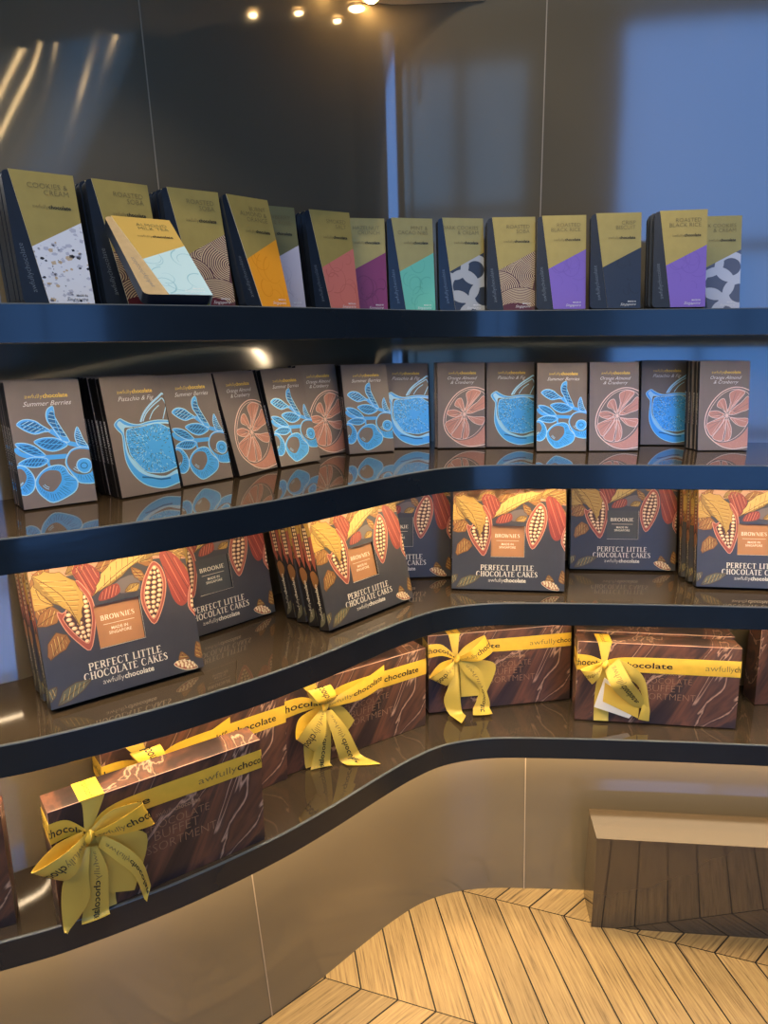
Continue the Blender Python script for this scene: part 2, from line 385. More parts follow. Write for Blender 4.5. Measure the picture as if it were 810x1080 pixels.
# oak floor laid in chevron
U = Vector((math.cos(R(-19.6)), math.sin(R(-19.6)))); V = Vector((-U.y, U.x))
mb = MB()
CW, PW, SH = .286, .0682, .159
for k in range(-11, 6):
    t0 = .987 + CW * k; t1 = t0 + CW
    for j in range(-45, 46):
        s_top = -.1515 + PW * j                   # phase on the joint line behind column 0
        if k % 2 == 0: sb, st = s_top + SH, s_top
        else: sb, st = s_top, s_top + SH
        g = .0016
        q = [(sb + g, t0 + g * .6), (sb + PW - g, t0 + g * .6), (st + PW - g, t1 - g * .6), (st + g, t1 - g * .6)]
        P = [U * s + V * t for s, t in q]
        cx = sum(p.x for p in P) / 4; cy = sum(p.y for p in P) / 4
        if not (-1.5 < cx < 1.7 and -1.6 < cy < 1.7): continue
        r = random.random()
        mb.poly([(p.x, p.y, 0) for p in P], 'oak_plank', uv=[(r * 7, r * 5), (r * 7, r * 5 + PW), (r * 7 + .327, r * 5 + PW), (r * 7 + .327, r * 5)], attr=r)
mb.poly([(-2.3, -1.7, -.0015), (2.3, -1.7, -.0015), (2.3, 2.2, -.0015), (-2.3, 2.2, -.0015)], 'plank_joint')
struct(mb.build('floor'))

# the rest of the shop, behind the camera and around it
HC = 3.3
mb = MB(); mb.poly([(-2.3, -1.7, HC), (-2.3, 2.2, HC), (2.3, 2.2, HC), (2.3, -1.7, HC)], 'ceiling_paint'); struct(mb.build('ceiling'))
mb = MB(); mb.poly([(-2.3, -1.7, 0), (-2.3, 2.2, 0), (-2.3, 2.2, HC), (-2.3, -1.7, HC)], 'dark_wall'); struct(mb.build('wall_left'))
mb = MB(); mb.poly([(2.3, 2.2, 0), (2.3, -1.7, 0), (2.3, -1.7, HC), (2.3, 2.2, HC)], 'dark_wall'); struct(mb.build('wall_right'))
mb = MB(); mb.poly([(-2.3, 2.2, 0), (2.3, 2.2, 0), (2.3, 2.2, HC), (-2.3, 2.2, HC)], 'dark_wall'); struct(mb.build('wall_far'))
WY = -1.7
WIN = [(.84, 2.2, .10, 3.25, 'sky_glass'), (-1.15, .34, .10, 3.1, 'mall_glass')]
mb = MB()
xs = [-2.3, -1.15, .34, .84, 2.2, 2.3]
for a, b in zip(xs[:-1], xs[1:]):
    w = [x for x in WIN if abs(x[0] - a) < 1e-6]
    spans = [(0, w[0][2]), (w[0][3], HC)] if w else [(0, HC)]
    for z0, z1 in spans: mb.poly([(b, WY, z0), (a, WY, z0), (a, WY, z1), (b, WY, z1)], 'dark_wall')
struct(mb.build('wall_rear'))
for n, (x0, x1, z0, z1, m) in enumerate(WIN, 1):
    e = MB()
    bars = [x0, x1] if n == 1 else [x0, x0 + (x1 - x0) * .36, x0 + (x1 - x0) * .72, x1]
    for x in bars: e.box((x - .03, WY - .03, z0), (x + .03, WY + .05, z1), 'frame_dark')
    for z in ((z0, z1) if n == 1 else (z0, z0 + 2.1, z1)): e.box((x0, WY - .03, z - .03), (x1, WY + .045, z + .03), 'frame_dark')
    if n == 1:                   # lower sash with its own rounded frame, and a transom above it
        for a, b in (((1.50, 1.92), (x1, 1.97)), ((1.37, 1.40), (x1, 1.44)), ((1.35, .84), (1.385, 1.42)), ((1.37, .82), (x1, .87))): e.box((a[0], WY - .03, a[1]), (b[0], WY + .03, b[1]), 'frame_dark')
    fr = struct(e.build('window_%d' % n))
    g = MB(); g.poly([(x1, WY - .01, z0), (x0, WY - .01, z0), (x0, WY - .01, z1), (x1, WY - .01, z1)], m)
    p = g.build('pane', fr)
# soffit strip over the left half of the fixture
mb = MB(); lo = []; hi = []
i1 = nearest(.215)
for i in range(0, i1 + 1):
    d = depth(i, TOP); w = .34 * (1 - sstep(.0, .215, PLAN[i][0]) * .985)
    lo.append(at(i, d - w, TOP)); hi.append(at(i, d + .02, TOP))
mb.grid([lo, hi], 'ceiling_paint'); mb.grid([[(x, y, z + .05) for x, y, z in lo], lo], 'ceiling_paint')
struct(mb.build('trim_5'))

# recessed downlights
def downlight(x, y, z, label, r=.020, group='ceiling downlights'):
    e = empty('ceiling_downlight', (x, y, z)); tag(e, label, 'ceiling light', group)
    n = 20; ring = MB()
    c = [(math.cos(2 * math.pi * k / n), math.sin(2 * math.pi * k / n)) for k in range(n + 1)]
    ring.grid([[(r * 1.35 * a, r * 1.35 * b, -.001) for a, b in c], [(r * 1.3 * a, r * 1.3 * b, -.006) for a, b in c], [(r * a, r * b, -.005) for a, b in c], [(r * .95 * a, r * .95 * b, .0) for a, b in c]], 'lamp_ring')
    ring.build('trim_ring', e, smooth=True)
    b = MB(); b.grid([[(r * .85 * a * math.sin(t), r * .85 * q * math.sin(t), -.004 - r * .5 * math.cos(t)) for a, q in c] for t in (.02, .4, .8, 1.2, 1.57)], 'bulb'); b.build('bulb', e, smooth=True)
    return e
DL = [(-.28, .2), (.12, .05), (.5, -.25), (.01, -1.065), (.271, -1.177), (.63, -1.12), (1.5, -1.29), (1.73, -1.09)]
for k, (x, y) in enumerate(DL):
    downlight(x, y, HC - .002, 'recessed warm downlight in the high shop ceiling, outside the frame')
SD = [at(nearest(.088), depth(nearest(.088), TOP) - .022, 0)[:2], at(nearest(.120), depth(nearest(.120), TOP) - .022, 0)[:2]]
for k, (x, y) in enumerate(SD):
    downlight(x, y, TOP - .002, ['left', 'right'][k] + ' of the two warm downlights in the beige soffit above the wall', .013, 'soffit downlights')
# unseen glowing panels behind the camera, added as soft ambient fill
mat('fill_panel_glow', rgb(240, 240, 240), .5, emit=rgb(255, 250, 246), strength=19.0)  # glow of the added fill panels
for k, (x, y) in enumerate([(-1.7, -.9), (-.85, -.9)]):
    e = empty('ceiling_fill_panel', (x, y, HC)); tag(e, ['left', 'right'][k] + ' of the two unseen fill panels added behind the camera', 'ceiling light', 'added fill panels')
    f = MB()
    for a, b in (((-.40, -.40), (.40, -.36)), ((-.40, .36), (.40, .40)), ((-.40, -.36), (-.36, .36)), ((.36, -.36), (.40, .36))): f.box((a[0], a[1], -.02), (b[0], b[1], -.001), 'lamp_ring')
    f.build('frame', e)
    g = MB(); g.poly([(-.36, .36, -.012), (.36, .36, -.012), (.36, -.36, -.012), (-.36, -.36, -.012)], 'fill_panel_glow'); g.build('diffuser', e)
for x, y in [(.026, 1.535), (-.015, 1.462), (-.02, 1.375)]:
    downlight(x, y, TOP - .002, 'small warm downlight further out in the beige soffit, outside the frame', .008, 'soffit downlights')
def spot(x, y, z, tx, ty, tz, power, size, blend, col, rad=.03):
    l = bpy.data.lights.new('downlight_beam', 'SPOT'); l.energy = power; l.spot_size = R(size); l.spot_blend = blend; l.color = col; l.shadow_soft_size = rad
    o = bpy.data.objects.new('downlight_beam', l); C.objects.link(o); o.location = (x, y, z)
    o.rotation_euler = (Vector((tx, ty, tz)) - Vector((x, y, z))).to_track_quat('-Z', 'Y').to_euler(); return o
WARM = (1.0, .88, .72)
spot(.12, .05, HC - .02, .3, .85, 0, 17, 46, .7, WARM)
spot(.5, -.25, HC - .02, 0.55, .8, 0, 12, 50, .8, WARM)
spot(-.28, .2, HC - .02, -.28, 1.0, 1.2, 62, 40, .8, WARM)
spot(.12, .05, HC - .02, .2, 1.4, 1.2, 46, 36, .8, WARM)
spot(.5, -.25, HC - .02, .6, 1.35, 1.2, 34, 36, .8, WARM)

w = bpy.data.worlds.new('World'); bpy.context.scene.world = w; w.use_nodes = True
w.node_tree.nodes['Background'].inputs[0].default_value = rgb(120, 135, 150); w.node_tree.nodes['Background'].inputs[1].default_value = .25

# ------------------------------------------------------------------ shelves
SHELF_NAMES = {1: 'topmost dark glossy curved shelf carrying the gold-topped chocolate bars', 2: 'second dark glossy curved shelf from the top, carrying foil-printed chocolate bars',
               3: 'third dark glossy curved shelf from the top, carrying the cake boxes', 4: 'lowest dark glossy curved shelf carrying the ribboned gift boxes'}
for k in (1, 2, 3, 4):
    z = SHELF_Z[k]; T = .043
    e = empty('display_shelf', (0, 1.25, z)); tag(e, SHELF_NAMES[k], 'shelf', 'curved wall shelves')
    inv = Vector((0, 1.25, z))
    def L(p): return (p[0] - inv.x, p[1] - inv.y, p[2] - inv.z)
    rng = range(NP)
    bk = lambda i, zz: depth(i, zz) - .0015
    b = MB()
    b.grid([[L(at(i, .004, z)) for i in rng], [L(at(i, .10, z)) for i in rng], [L(at(i, bk(i, z), z)) for i in rng]], 'shelf_gloss')
    b.grid([[L(at(i, bk(i, z - .026), z - .026)) for i in rng], [L(at(i, .004, z - .026)) for i in rng]], 'shelf_under')
    b.grid([[L(at(i, bk(i, z), z)) for i in rng], [L(at(i, bk(i, z - .026), z - .026)) for i in rng]], 'shelf_under')
    b.build('board', e, smooth=False)
    f = MB()
    prof = [(.004, -T), (.001, -T), (0, -T + .001), (0, -.0014), (.0004, -.0004), (.0014, 0), (.0042, 0)]
    for (d0, h0), (d1, h1), m in [(prof[j], prof[j + 1], 'fascia_edge_highlight' if j in (3, 4, 5) else 'navy_gloss_fascia') for j in range(6)]:
        f.grid([[L(at(i, d1, z + h1)) for i in rng], [L(at(i, d0, z + h0)) for i in rng]], m)
    f.grid([[L(at(i, .004, z - T)) for i in rng], [L(at(i, .0042, z - .002)) for i in rng]], 'navy_gloss_fascia')
    fo = f.build('fascia', e, smooth=False)
    for p in fo.data.polygons: p.use_smooth = True
    ch = MB(); a, c = {1: (.008, .020), 4: (.020, .084)}.get(k, (.024, .036)); zz = z - .0262
    rr = range(nearest(-1.2), nearest(1.3) + 1)
    ch.grid([[L(at(i, a, zz)) for i in rr], [L(at(i, a, zz - .004)) for i in rr]], 'led_channel'); lip = .006 if k == 1 else .004; ch.grid([[L(at(i, c, zz - lip)) for i in rr], [L(at(i, c, zz)) for i in rr]], 'led_channel')  # top shelf: rear lip made taller to block the strip's streak on the wall
    ch.grid([[L(at(i, a, zz - .003)) for i in rr], [L(at(i, c, zz - .003)) for i in rr]], 'led_channel')
    co = ch.build('light_strip', e)
    d = MB(); acc = 0; hw = .003 if k != 4 else .030; c0 = {1: .014, 4: .052}.get(k, .030)
    rv = [i for i in rr if -1.0 < PLAN[i][0] < 1.1]
    for i, j in zip(rv[:-1], rv[1:]):
        l = (Vector(PLAN[j]) - Vector(PLAN[i])).length
        d.poly([L(at(i, c0 - hw, zz - .0035)), L(at(i, c0 + hw, zz - .0035)), L(at(j, c0 + hw, zz - .0035)), L(at(j, c0 - hw, zz - .0035))], LED_IN[k][0], uv=[(acc, 0), (acc, 1), (acc + l, 1), (acc + l, 0)])
        acc += l
    d.build('led', co, weld=False)

# low glossy bench standing on the floor under the right half of the lowest shelf
e = empty('display_plinth', (.394, 1.199, 0)); tag(e, 'low bronze glossy box plinth on the oak floor under the lowest shelf', 'plinth')
e.rotation_euler = (0, 0, R(-5.6))
b = MB(); b.box((0, 0, 0), (1.0, .088, .193), 'bronze_gloss_bench')
o = b.build('body', e); bv = o.modifiers.new('bevel', 'BEVEL'); bv.width = .0015; bv.segments = 2
b = MB(); b.box((-.0012, -.0012, .1932), (1.0, .0885, .1982), 'bronze_gloss_bench'); o = b.build('top_panel', e); bv = o.modifiers.new('bevel', 'BEVEL'); bv.width = .0012; bv.segments = 2

# ------------------------------------------------------------------ print artwork outlines
BERRY = {  # millimetres on the front face
'leaf1':[(54.9,132.2),(48.2,128.9),(44.9,121.1),(45.6,112.3),(49.9,104.6),(55.2,93.9),(60.8,85.2),(69.0,83.0),(67.2,89.9),(61.9,101.6),(57.4,113.0),(55.6,119.0),(55.8,126.3)],
'leaf2':[(7.7,111.2),(13.7,115.9),(21.9,116.8),(30.9,114.0),(38.0,107.7),(47.7,99.6),(39.3,98.8),(28.1,96.7),(18.0,101.1),(10.9,106.7)],
'leaf3':[(25.2,87.3),(35.3,91.0),(49.1,90.6),(59.6,86.0),(66.3,79.5),(57.7,74.2),(46.2,72.2),(35.7,76.1),(29.1,81.8)],
'leaf4':[(2.2,86.3),(12.9,86.4),(24.3,81.5),(32.5,73.4),(36.4,67.0),(24.7,67.4),(13.5,73.6),(6.4,79.4)],
'leaf5':[(1.9,59.9),(10.7,65.0),(21.9,66.9),(36.6,64.0),(37.8,58.6),(28.0,53.6),(17.1,53.9),(8.1,57.0)],
'leaf6':[(81.6,102.4),(77.2,92.2),(77.6,83.1),(80.9,76.0),(92.1,73.5),(87.3,85.3),(84.6,96.2)],
'stem1':[(1.3,80.5),(6.6,72.7),(19.3,67.9),(38.1,65.1),(63.3,64.3)],
'stem2':[(40.2,65.2),(38.4,57.8),(39.5,51.7)],
'stem3':[(46.5,100.5),(56.3,92.3),(66.1,82.5),(79.7,77.6),(94.8,71.7)],
'berry1':[(80.6,74.5),(93.4,72.6),(103.8,62.4),(99.6,33.1),(93.1,24.3),(74.9,26.4),(70.1,33.1),(63.2,44.7),(59.9,55.7),(65.2,67.4),(71.8,72.9)],
'dark1':[(80.3,72.2),(90.2,70.6),(98.1,64.5),(94.7,46.1),(90.0,38.8),(79.4,37.1),(69.8,40.9),(63.2,49.3),(62.4,58.6),(67.3,67.2),(72.9,71.0)],
'crown':[(84.4,58.8),(91.0,55.8),(92.8,47.9),(88.0,40.6),(81.2,39.4),(75.3,43.4),(73.4,50.6),(77.3,57.1)],
'berry2':[(50.3,53.6),(58.3,49.8),(62.5,40.1),(71.1,29.9),(67.8,17.8),(55.0,9.9),(37.1,4.6),(26.9,11.8),(20.2,21.8),(18.7,34.2),(26.7,45.4),(37.4,51.9)],
'dark2':[(41.0,47.7),(50.3,44.5),(51.5,33.6),(45.9,25.0),(37.9,19.0),(28.6,22.4),(22.5,32.2),(26.0,40.9),(33.1,46.3)],
'berry3':[(1.5,57.7),(10.4,54.6),(17.0,44.9),(18.7,34.2),(15.0,23.9),(7.3,18.8),(0.6,19.6),(-9.5,23.8),(-5.1,50.2)],
'dark3':[(-0.7,52.7),(5.9,52.0),(9.4,44.2),(7.5,36.9),(2.6,31.4),(-3.2,29.1),(-7.5,35.6)],
}
FIG = {  # millimetres on the front face
'body':[(9.2,102.2),(18.2,109.4),(23.9,106.9),(33.6,101.5),(45.9,99.1),(59.3,101.5),(76.5,102.7),(97.1,100.1),(119.6,94.8),(109.8,11.4),(94.3,9.0),(69.0,4.3),(50.7,7.7),(35.6,15.7),(23.8,29.3),(16.7,47.3),(16.2,66.0),(17.8,86.2),(13.1,93.4)],
'gap':[(13.1,101.9),(17.9,106.5),(24.4,100.9),(38.1,97.2),(58.8,98.9),(76.0,100.1),(96.5,97.5),(122.0,87.4),(110.8,25.7),(90.2,22.0),(72.1,18.9),(53.6,21.3),(36.7,29.4),(26.3,41.0),(20.8,53.6),(18.8,67.5),(20.4,86.0),(16.9,94.8)],
'gap2':[(22.2,94.3),(30.6,96.1),(50.9,97.0),(73.5,97.7),(96.0,94.9),(121.6,85.6),(109.6,29.5),(91.5,28.0),(72.6,21.5),(54.5,25.5),(41.0,32.4),(29.5,47.5),(22.7,58.5),(21.3,70.6)],
'flesh':[(25.0,90.7),(30.3,94.5),(43.2,95.1),(56.4,96.5),(71.8,98.4),(80.8,96.2),(94.5,88.0),(116.2,79.0),(106.5,33.4),(92.2,31.5),(73.7,26.6),(56.9,27.8),(42.8,32.2),(31.1,46.5),(24.5,58.4),(23.6,67.0),(22.7,77.3)],
'leafa':[(49.3,102.3),(56.3,113.8),(68.0,125.0),(83.4,135.3),(93.6,139.9),(101.2,119.2),(100.9,99.8)],
'leafb':[(53.1,102.8),(60.0,113.5),(71.4,123.1),(84.4,130.9),(90.6,133.1),(96.6,116.0),(97.3,101.0)],
'leafc':[(63.7,104.6),(71.8,116.1),(82.9,124.0)],
'leafd':[(85.3,103.7),(90.5,114.7),(93.9,121.5)],
'rind':[(35.6,24.4),(49.9,21.7),(64.1,17.3),(79.4,17.1)],
}
ORANGE = {  # millimetres on the front face
'outer':[(11.8,51.8),(13.4,65.8),(18.5,79.8),(27.0,93.8),(38.1,105.9),(50.0,113.6),(63.6,118.2),(77.2,118.0),(87.3,114.9),(99.2,108.6),(119.5,89.3),(126.4,58.1),(119.8,23.4),(99.7,8.7),(82.8,4.4),(64.2,2.6),(45.4,7.0),(30.0,16.6),(17.9,28.9),(13.0,41.2)],
'rind':[(30.0,16.6),(42.0,14.0),(57.3,15.7),(70.9,20.9),(82.7,30.5),(92.8,44.4),(106.1,68.6),(119.7,40.8),(113.1,18.2),(93.0,8.7),(79.4,5.2),(64.2,4.0),(47.1,7.9)],
'inner':[(16.1,51.8),(17.4,64.0),(22.0,77.2),(29.6,90.2),(39.8,102.4),(50.9,110.1),(63.6,114.7),(75.5,114.2),(85.7,110.6),(93.3,103.5),(96.8,86.1),(95.2,65.2),(89.4,46.1),(79.3,32.2),(67.5,22.7),(55.6,17.5),(40.3,16.6),(27.4,24.5),(19.6,36.0)],
'centre':[(52.8,65.5)],
'seg1':[(50.2,70.8),(43.4,77.8),(33.9,83.2),(38.2,93.6),(46.7,97.0),(51.0,86.5),(52.2,76.0)],
'seg2':[(54.5,72.5),(58.6,89.9),(56.9,106.5),(68.7,113.4),(80.6,111.5),(84.9,107.1),(73.9,93.3),(63.8,81.2)],
'seg3':[(57.0,69.0),(67.2,81.1),(79.0,89.7),(90.8,101.8),(95.1,89.6),(92.6,77.4),(79.1,72.3),(65.6,67.2)],
'seg4':[(46.8,66.4),(36.6,60.4),(24.6,62.2),(18.6,67.5),(21.1,72.8),(33.1,74.4),(43.4,70.8)],
'seg5':[(49.4,62.1),(43.5,49.9),(33.3,35.9),(24.8,27.2),(17.9,37.7),(15.2,48.3),(26.4,55.2),(40.0,60.4)],
'seg6':[(51.1,58.5),(50.4,42.8),(47.0,27.1),(45.4,18.4),(33.4,19.3),(27.4,25.4),(36.7,37.6),(44.4,49.8)],
'seg7':[(53.7,58.5),(60.6,46.3),(62.3,32.3),(59.0,21.0),(49.6,17.5),(51.3,32.3),(52.0,46.3)],
'seg8':[(58.8,62.0),(72.4,60.2),(91.0,60.0),(92.7,53.1),(86.0,44.4),(72.4,47.9),(63.9,55.0)],
}
CAKE = {  # millimetres on the front face
'wash':[(-0.8,201.8),(210.3,203.8),(210.9,172.2),(191.1,169.1),(174.0,174.6),(162.7,171.6),(139.8,168.3),(114.0,165.1),(84.9,170.5),(55.7,170.1),(35.3,164.0),(20.6,157.9),(6.0,140.0),(0.2,134.0)],
'leaf1':[(5.6,173.9),(20.3,177.0),(38.1,172.8),(54.4,158.4),(62.0,140.9),(60.8,126.2),(56.0,111.5),(51.5,99.1),(44.8,115.7),(35.8,126.4),(23.9,135.8),(13.3,148.9),(5.8,160.6)],
'leaf2':[(76.1,135.3),(82.4,147.1),(90.9,161.8),(105.2,173.7),(122.4,181.2),(145.3,185.8),(166.8,183.7),(162.6,173.0),(151.3,168.5),(134.1,165.4),(117.0,153.5),(99.8,144.5),(85.4,139.9)],
'leaf3':[(117.4,130.8),(125.9,139.7),(138.0,138.7),(133.3,129.1)],
'leaf4':[(173.9,180.4),(190.8,187.8),(210.1,186.6),(210.4,163.6),(201.1,166.3),(188.2,174.8)],
'leaf5':[(7.1,69.1),(9.8,84.0),(21.5,96.0),(33.4,90.4),(36.5,81.7),(29.2,72.7),(17.4,67.9),(10.1,63.3)],
'leaf6':[(0.5,110.3),(6.3,123.7),(21.0,131.4),(30.0,122.7),(24.3,109.4),(11.0,107.6)],
'leaf7':[(0.5,157.6),(5.7,163.5),(14.9,146.0),(23.9,132.9),(12.1,131.2),(0.8,131.0)],
'leaf8':[(9.5,3.6),(18.1,19.2),(34.3,26.2),(53.5,25.4),(41.9,14.1),(25.7,6.2)],
'leaf9':[(-0.3,24.6),(10.6,27.3),(7.8,15.9),(-0.1,9.8)],
'pod1':[(54.4,158.4),(66.3,146.8),(73.0,129.4),(73.6,108.9),(68.7,85.4),(59.6,64.0),(48.3,74.6),(36.3,92.0),(29.6,108.0),(27.0,122.7),(37.4,121.4)],
'pod1in':[(54.6,149.6),(63.5,140.9),(68.7,126.4),(69.0,105.9),(64.3,86.7),(58.9,73.4),(49.7,82.0),(39.8,96.5),(33.1,111.0),(35.9,117.0)],
'pod2':[(161.4,164.3),(151.5,152.6),(141.8,135.0),(137.2,116.1),(140.4,95.8),(149.3,78.0),(161.1,92.0),(170.7,112.4),(175.5,132.8),(173.8,150.1),(169.1,160.1)],
'pod2in':[(161.7,158.5),(153.9,148.3),(145.6,132.2),(141.8,116.2),(143.8,98.8),(149.7,85.0),(158.7,96.2),(167.0,113.8),(171.3,132.7),(169.9,148.5),(166.3,156.6)],
'pod3':[(210.6,120.5),(204.9,107.4),(202.3,91.5),(207.3,80.1),(211.3,75.9),(217.9,89.0),(217.4,117.7)],
'pod3in':[(211.2,114.7),(206.9,104.5),(205.4,91.6),(208.9,83.0),(211.8,81.6),(215.0,91.8)],
'red1':[(53.3,173.0),(61.4,180.4),(76.1,177.7),(86.4,167.6),(88.0,158.9),(82.4,147.1),(76.1,136.8),(70.9,133.8),(63.4,148.3),(57.3,159.9)],
'red1b':[(81.2,129.6),(89.7,139.9),(108.5,144.6),(111.0,133.0),(101.5,127.0),(84.1,125.2)],
'red2':[(172.6,171.7),(181.9,179.9),(195.4,167.7),(206.1,150.6),(211.0,130.5),(208.2,111.8),(200.8,97.8),(190.9,94.7),(182.2,106.9),(178.1,129.9),(175.8,151.5)],
'grey':[(105.6,144.6),(125.7,152.2),(137.3,148.0),(138.1,130.6),(111.6,130.1)],
'window':[(73.3,125.9),(137.0,126.2),(137.4,67.3),(73.1,66.7)],
'pod4':[(167.4,15.3),(179.4,18.0),(193.7,11.0),(200.1,1.4),(185.3,2.3),(173.8,8.0)],
'leaf10':[(175.1,18.5),(180.6,30.2),(190.7,17.5)],
'leaf11':[(199.2,19.3),(204.0,38.2),(209.4,34.0),(209.5,13.8)],
't1':[(54.7,39.5),(154.7,41.0)],
't2':[(46.9,29.0),(162.6,29.7)],
't3':[(69.1,17.9),(139.9,18.2)],
}
BOW_OLIVE = {  # millimetres on the front face
'knot':[(45.0,118.2)],
'loop_right':([(48.8,121.6),(78.3,136.3),(115.9,142.4)],[(54.4,114.7),(87.0,114.8),(129.3,106.7)]),
'loop_left':([(41.8,124.2),(6.3,117.1),(-29.3,103.4)],[(39.8,108.1),(23.4,88.9),(6.8,76.6)]),
'tail1':([(37.2,105.4),(8.9,80.1),(1.2,46.9),(0.1,-1.1)],[(44.4,105.1),(37.4,76.2),(34.1,33.4),(3.1,-2.3)]),
'tail2':([(41.9,103.6),(36.9,76.4),(31.1,34.7),(22.7,-2.5)],[(53.7,101.6),(62.3,66.5),(60.8,27.5),(59.2,-3.0)]),
'tail3':([(54.8,98.8),(75.3,73.8),(94.8,45.1),(107.5,-4.0)],[(61.6,114.5),(88.3,91.0),(106.7,61.6),(116.7,17.5)]),
'flap':([(53.0,111.6),(60.4,67.2),(60.6,25.1)],[(62.7,112.4),(120.4,87.6),(96.9,12.4)]),
}
BOW_LONG = {  # millimetres on the front face
'knot':[(72.8,114.7)],
'loop_up':([(68.9,120.7),(51.1,136.2),(36.7,157.4)],[(81.5,118.7),(86.7,136.7),(80.8,156.8)]),
'loop_left':([(66.4,113.6),(27.3,99.9),(11.6,74.4)],[(75.1,104.8),(61.2,66.7),(44.4,41.1)]),
'tail1':([(78.7,121.6),(143.5,144.3),(195.8,160.7)],[(81.0,110.6),(142.2,111.6),(192.0,122.3)]),
'tail2':([(63.5,102.5),(54.1,56.7),(40.7,1.2)],[(82.3,96.6),(81.5,47.9),(78.5,-3.8)]),
'tail3':([(72.2,105.7),(79.5,65.0),(88.9,24.7),(100.9,-11.0)],[(84.9,105.7),(108.4,68.1),(126.6,25.1),(152.0,-28.5)]),
'flap':([(83.0,108.3),(98.3,79.4),(120.2,47.1)],[(89.4,111.1),(112.1,99.2),(136.1,65.4)]),
}
BOW_WIDE = {  # millimetres on the front face
'knot':[(55.0,113.2)],
'loop_right':([(58.2,117.8),(78.4,136.2),(110.5,160.8)],[(63.4,109.9),(95.1,112.5),(126.8,126.2)]),
'loop_left':([(51.2,112.1),(23.6,102.9),(-4.0,82.3)],[(48.6,104.9),(43.1,86.3),(30.9,62.9)]),
'tail1':([(49.7,105.9),(34.4,59.6),(27.3,26.3),(49.1,-29.9)],[(56.6,105.2),(57.4,53.1),(62.2,14.1),(67.1,-10.0)]),
'tail2':([(58.0,105.1),(75.6,76.9),(99.8,48.9),(98.5,23.2),(81.7,-15.3)],[(70.7,109.7),(103.4,85.0),(117.9,36.3),(124.6,11.9),(121.8,-16.0)]),
'flap':([(59.1,107.1),(63.9,69.5),(65.6,29.8)],[(73.9,109.4),(136.7,93.8),(116.8,30.0)]),
}
BOW_TAG = {  # millimetres on the front face
'knot':[(50.5,121.2)],
'loop_left':([(46.3,122.1),(25.5,114.0),(4.2,111.7)],[(45.4,115.1),(37.3,101.8),(26.2,83.4)]),
'loop_right':([(50.7,111.9),(59.9,86.7),(79.7,61.7),(112.6,34.4)],[(75.2,135.3),(97.5,98.1),(117.6,70.9),(136.1,36.1)]),
'tail1':([(74.7,117.9),(93.2,100.2),(115.1,80.2),(129.6,38.1)],[(76.3,133.8),(105.2,120.7),(126.3,92.6),(137.8,36.2)]),
'tail2':([(124.9,47.5),(122.3,32.9),(118.8,13.0)],[(135.6,48.0),(138.3,33.8),(138.4,10.9)]),
'card':[(51.3,93.2),(34.8,31.9),(101.6,12.1),(119.4,35.2),(90.2,64.7)],
'sheet':[(52.6,83.9),(50.4,44.7),(118.3,13.9),(119.4,35.2),(88.2,62.2)],
'lower':[(30.6,30.5),(64.6,32.3),(65.6,0.5),(31.3,0.4)],
}
# ------------------------------------------------------------------ products
E_ = .00004                       # thickness of one printed layer
def place(o, x, y, yaw, lean, z, t):
    o.location = (x, y, z + t * math.sin(R(lean)) + .0003); o.rotation_euler = (R(-lean), 0, R(yaw)); return o
ORD = ['first', 'second', 'third', 'fourth', 'fifth', 'sixth']
def shifted(x, y, yaw, lean, s, lat=0.0):
    c, n = math.cos(R(yaw)), math.sin(R(yaw)); s = s / math.cos(R(lean)); return x - n * s + c * lat, y + c * s + n * lat

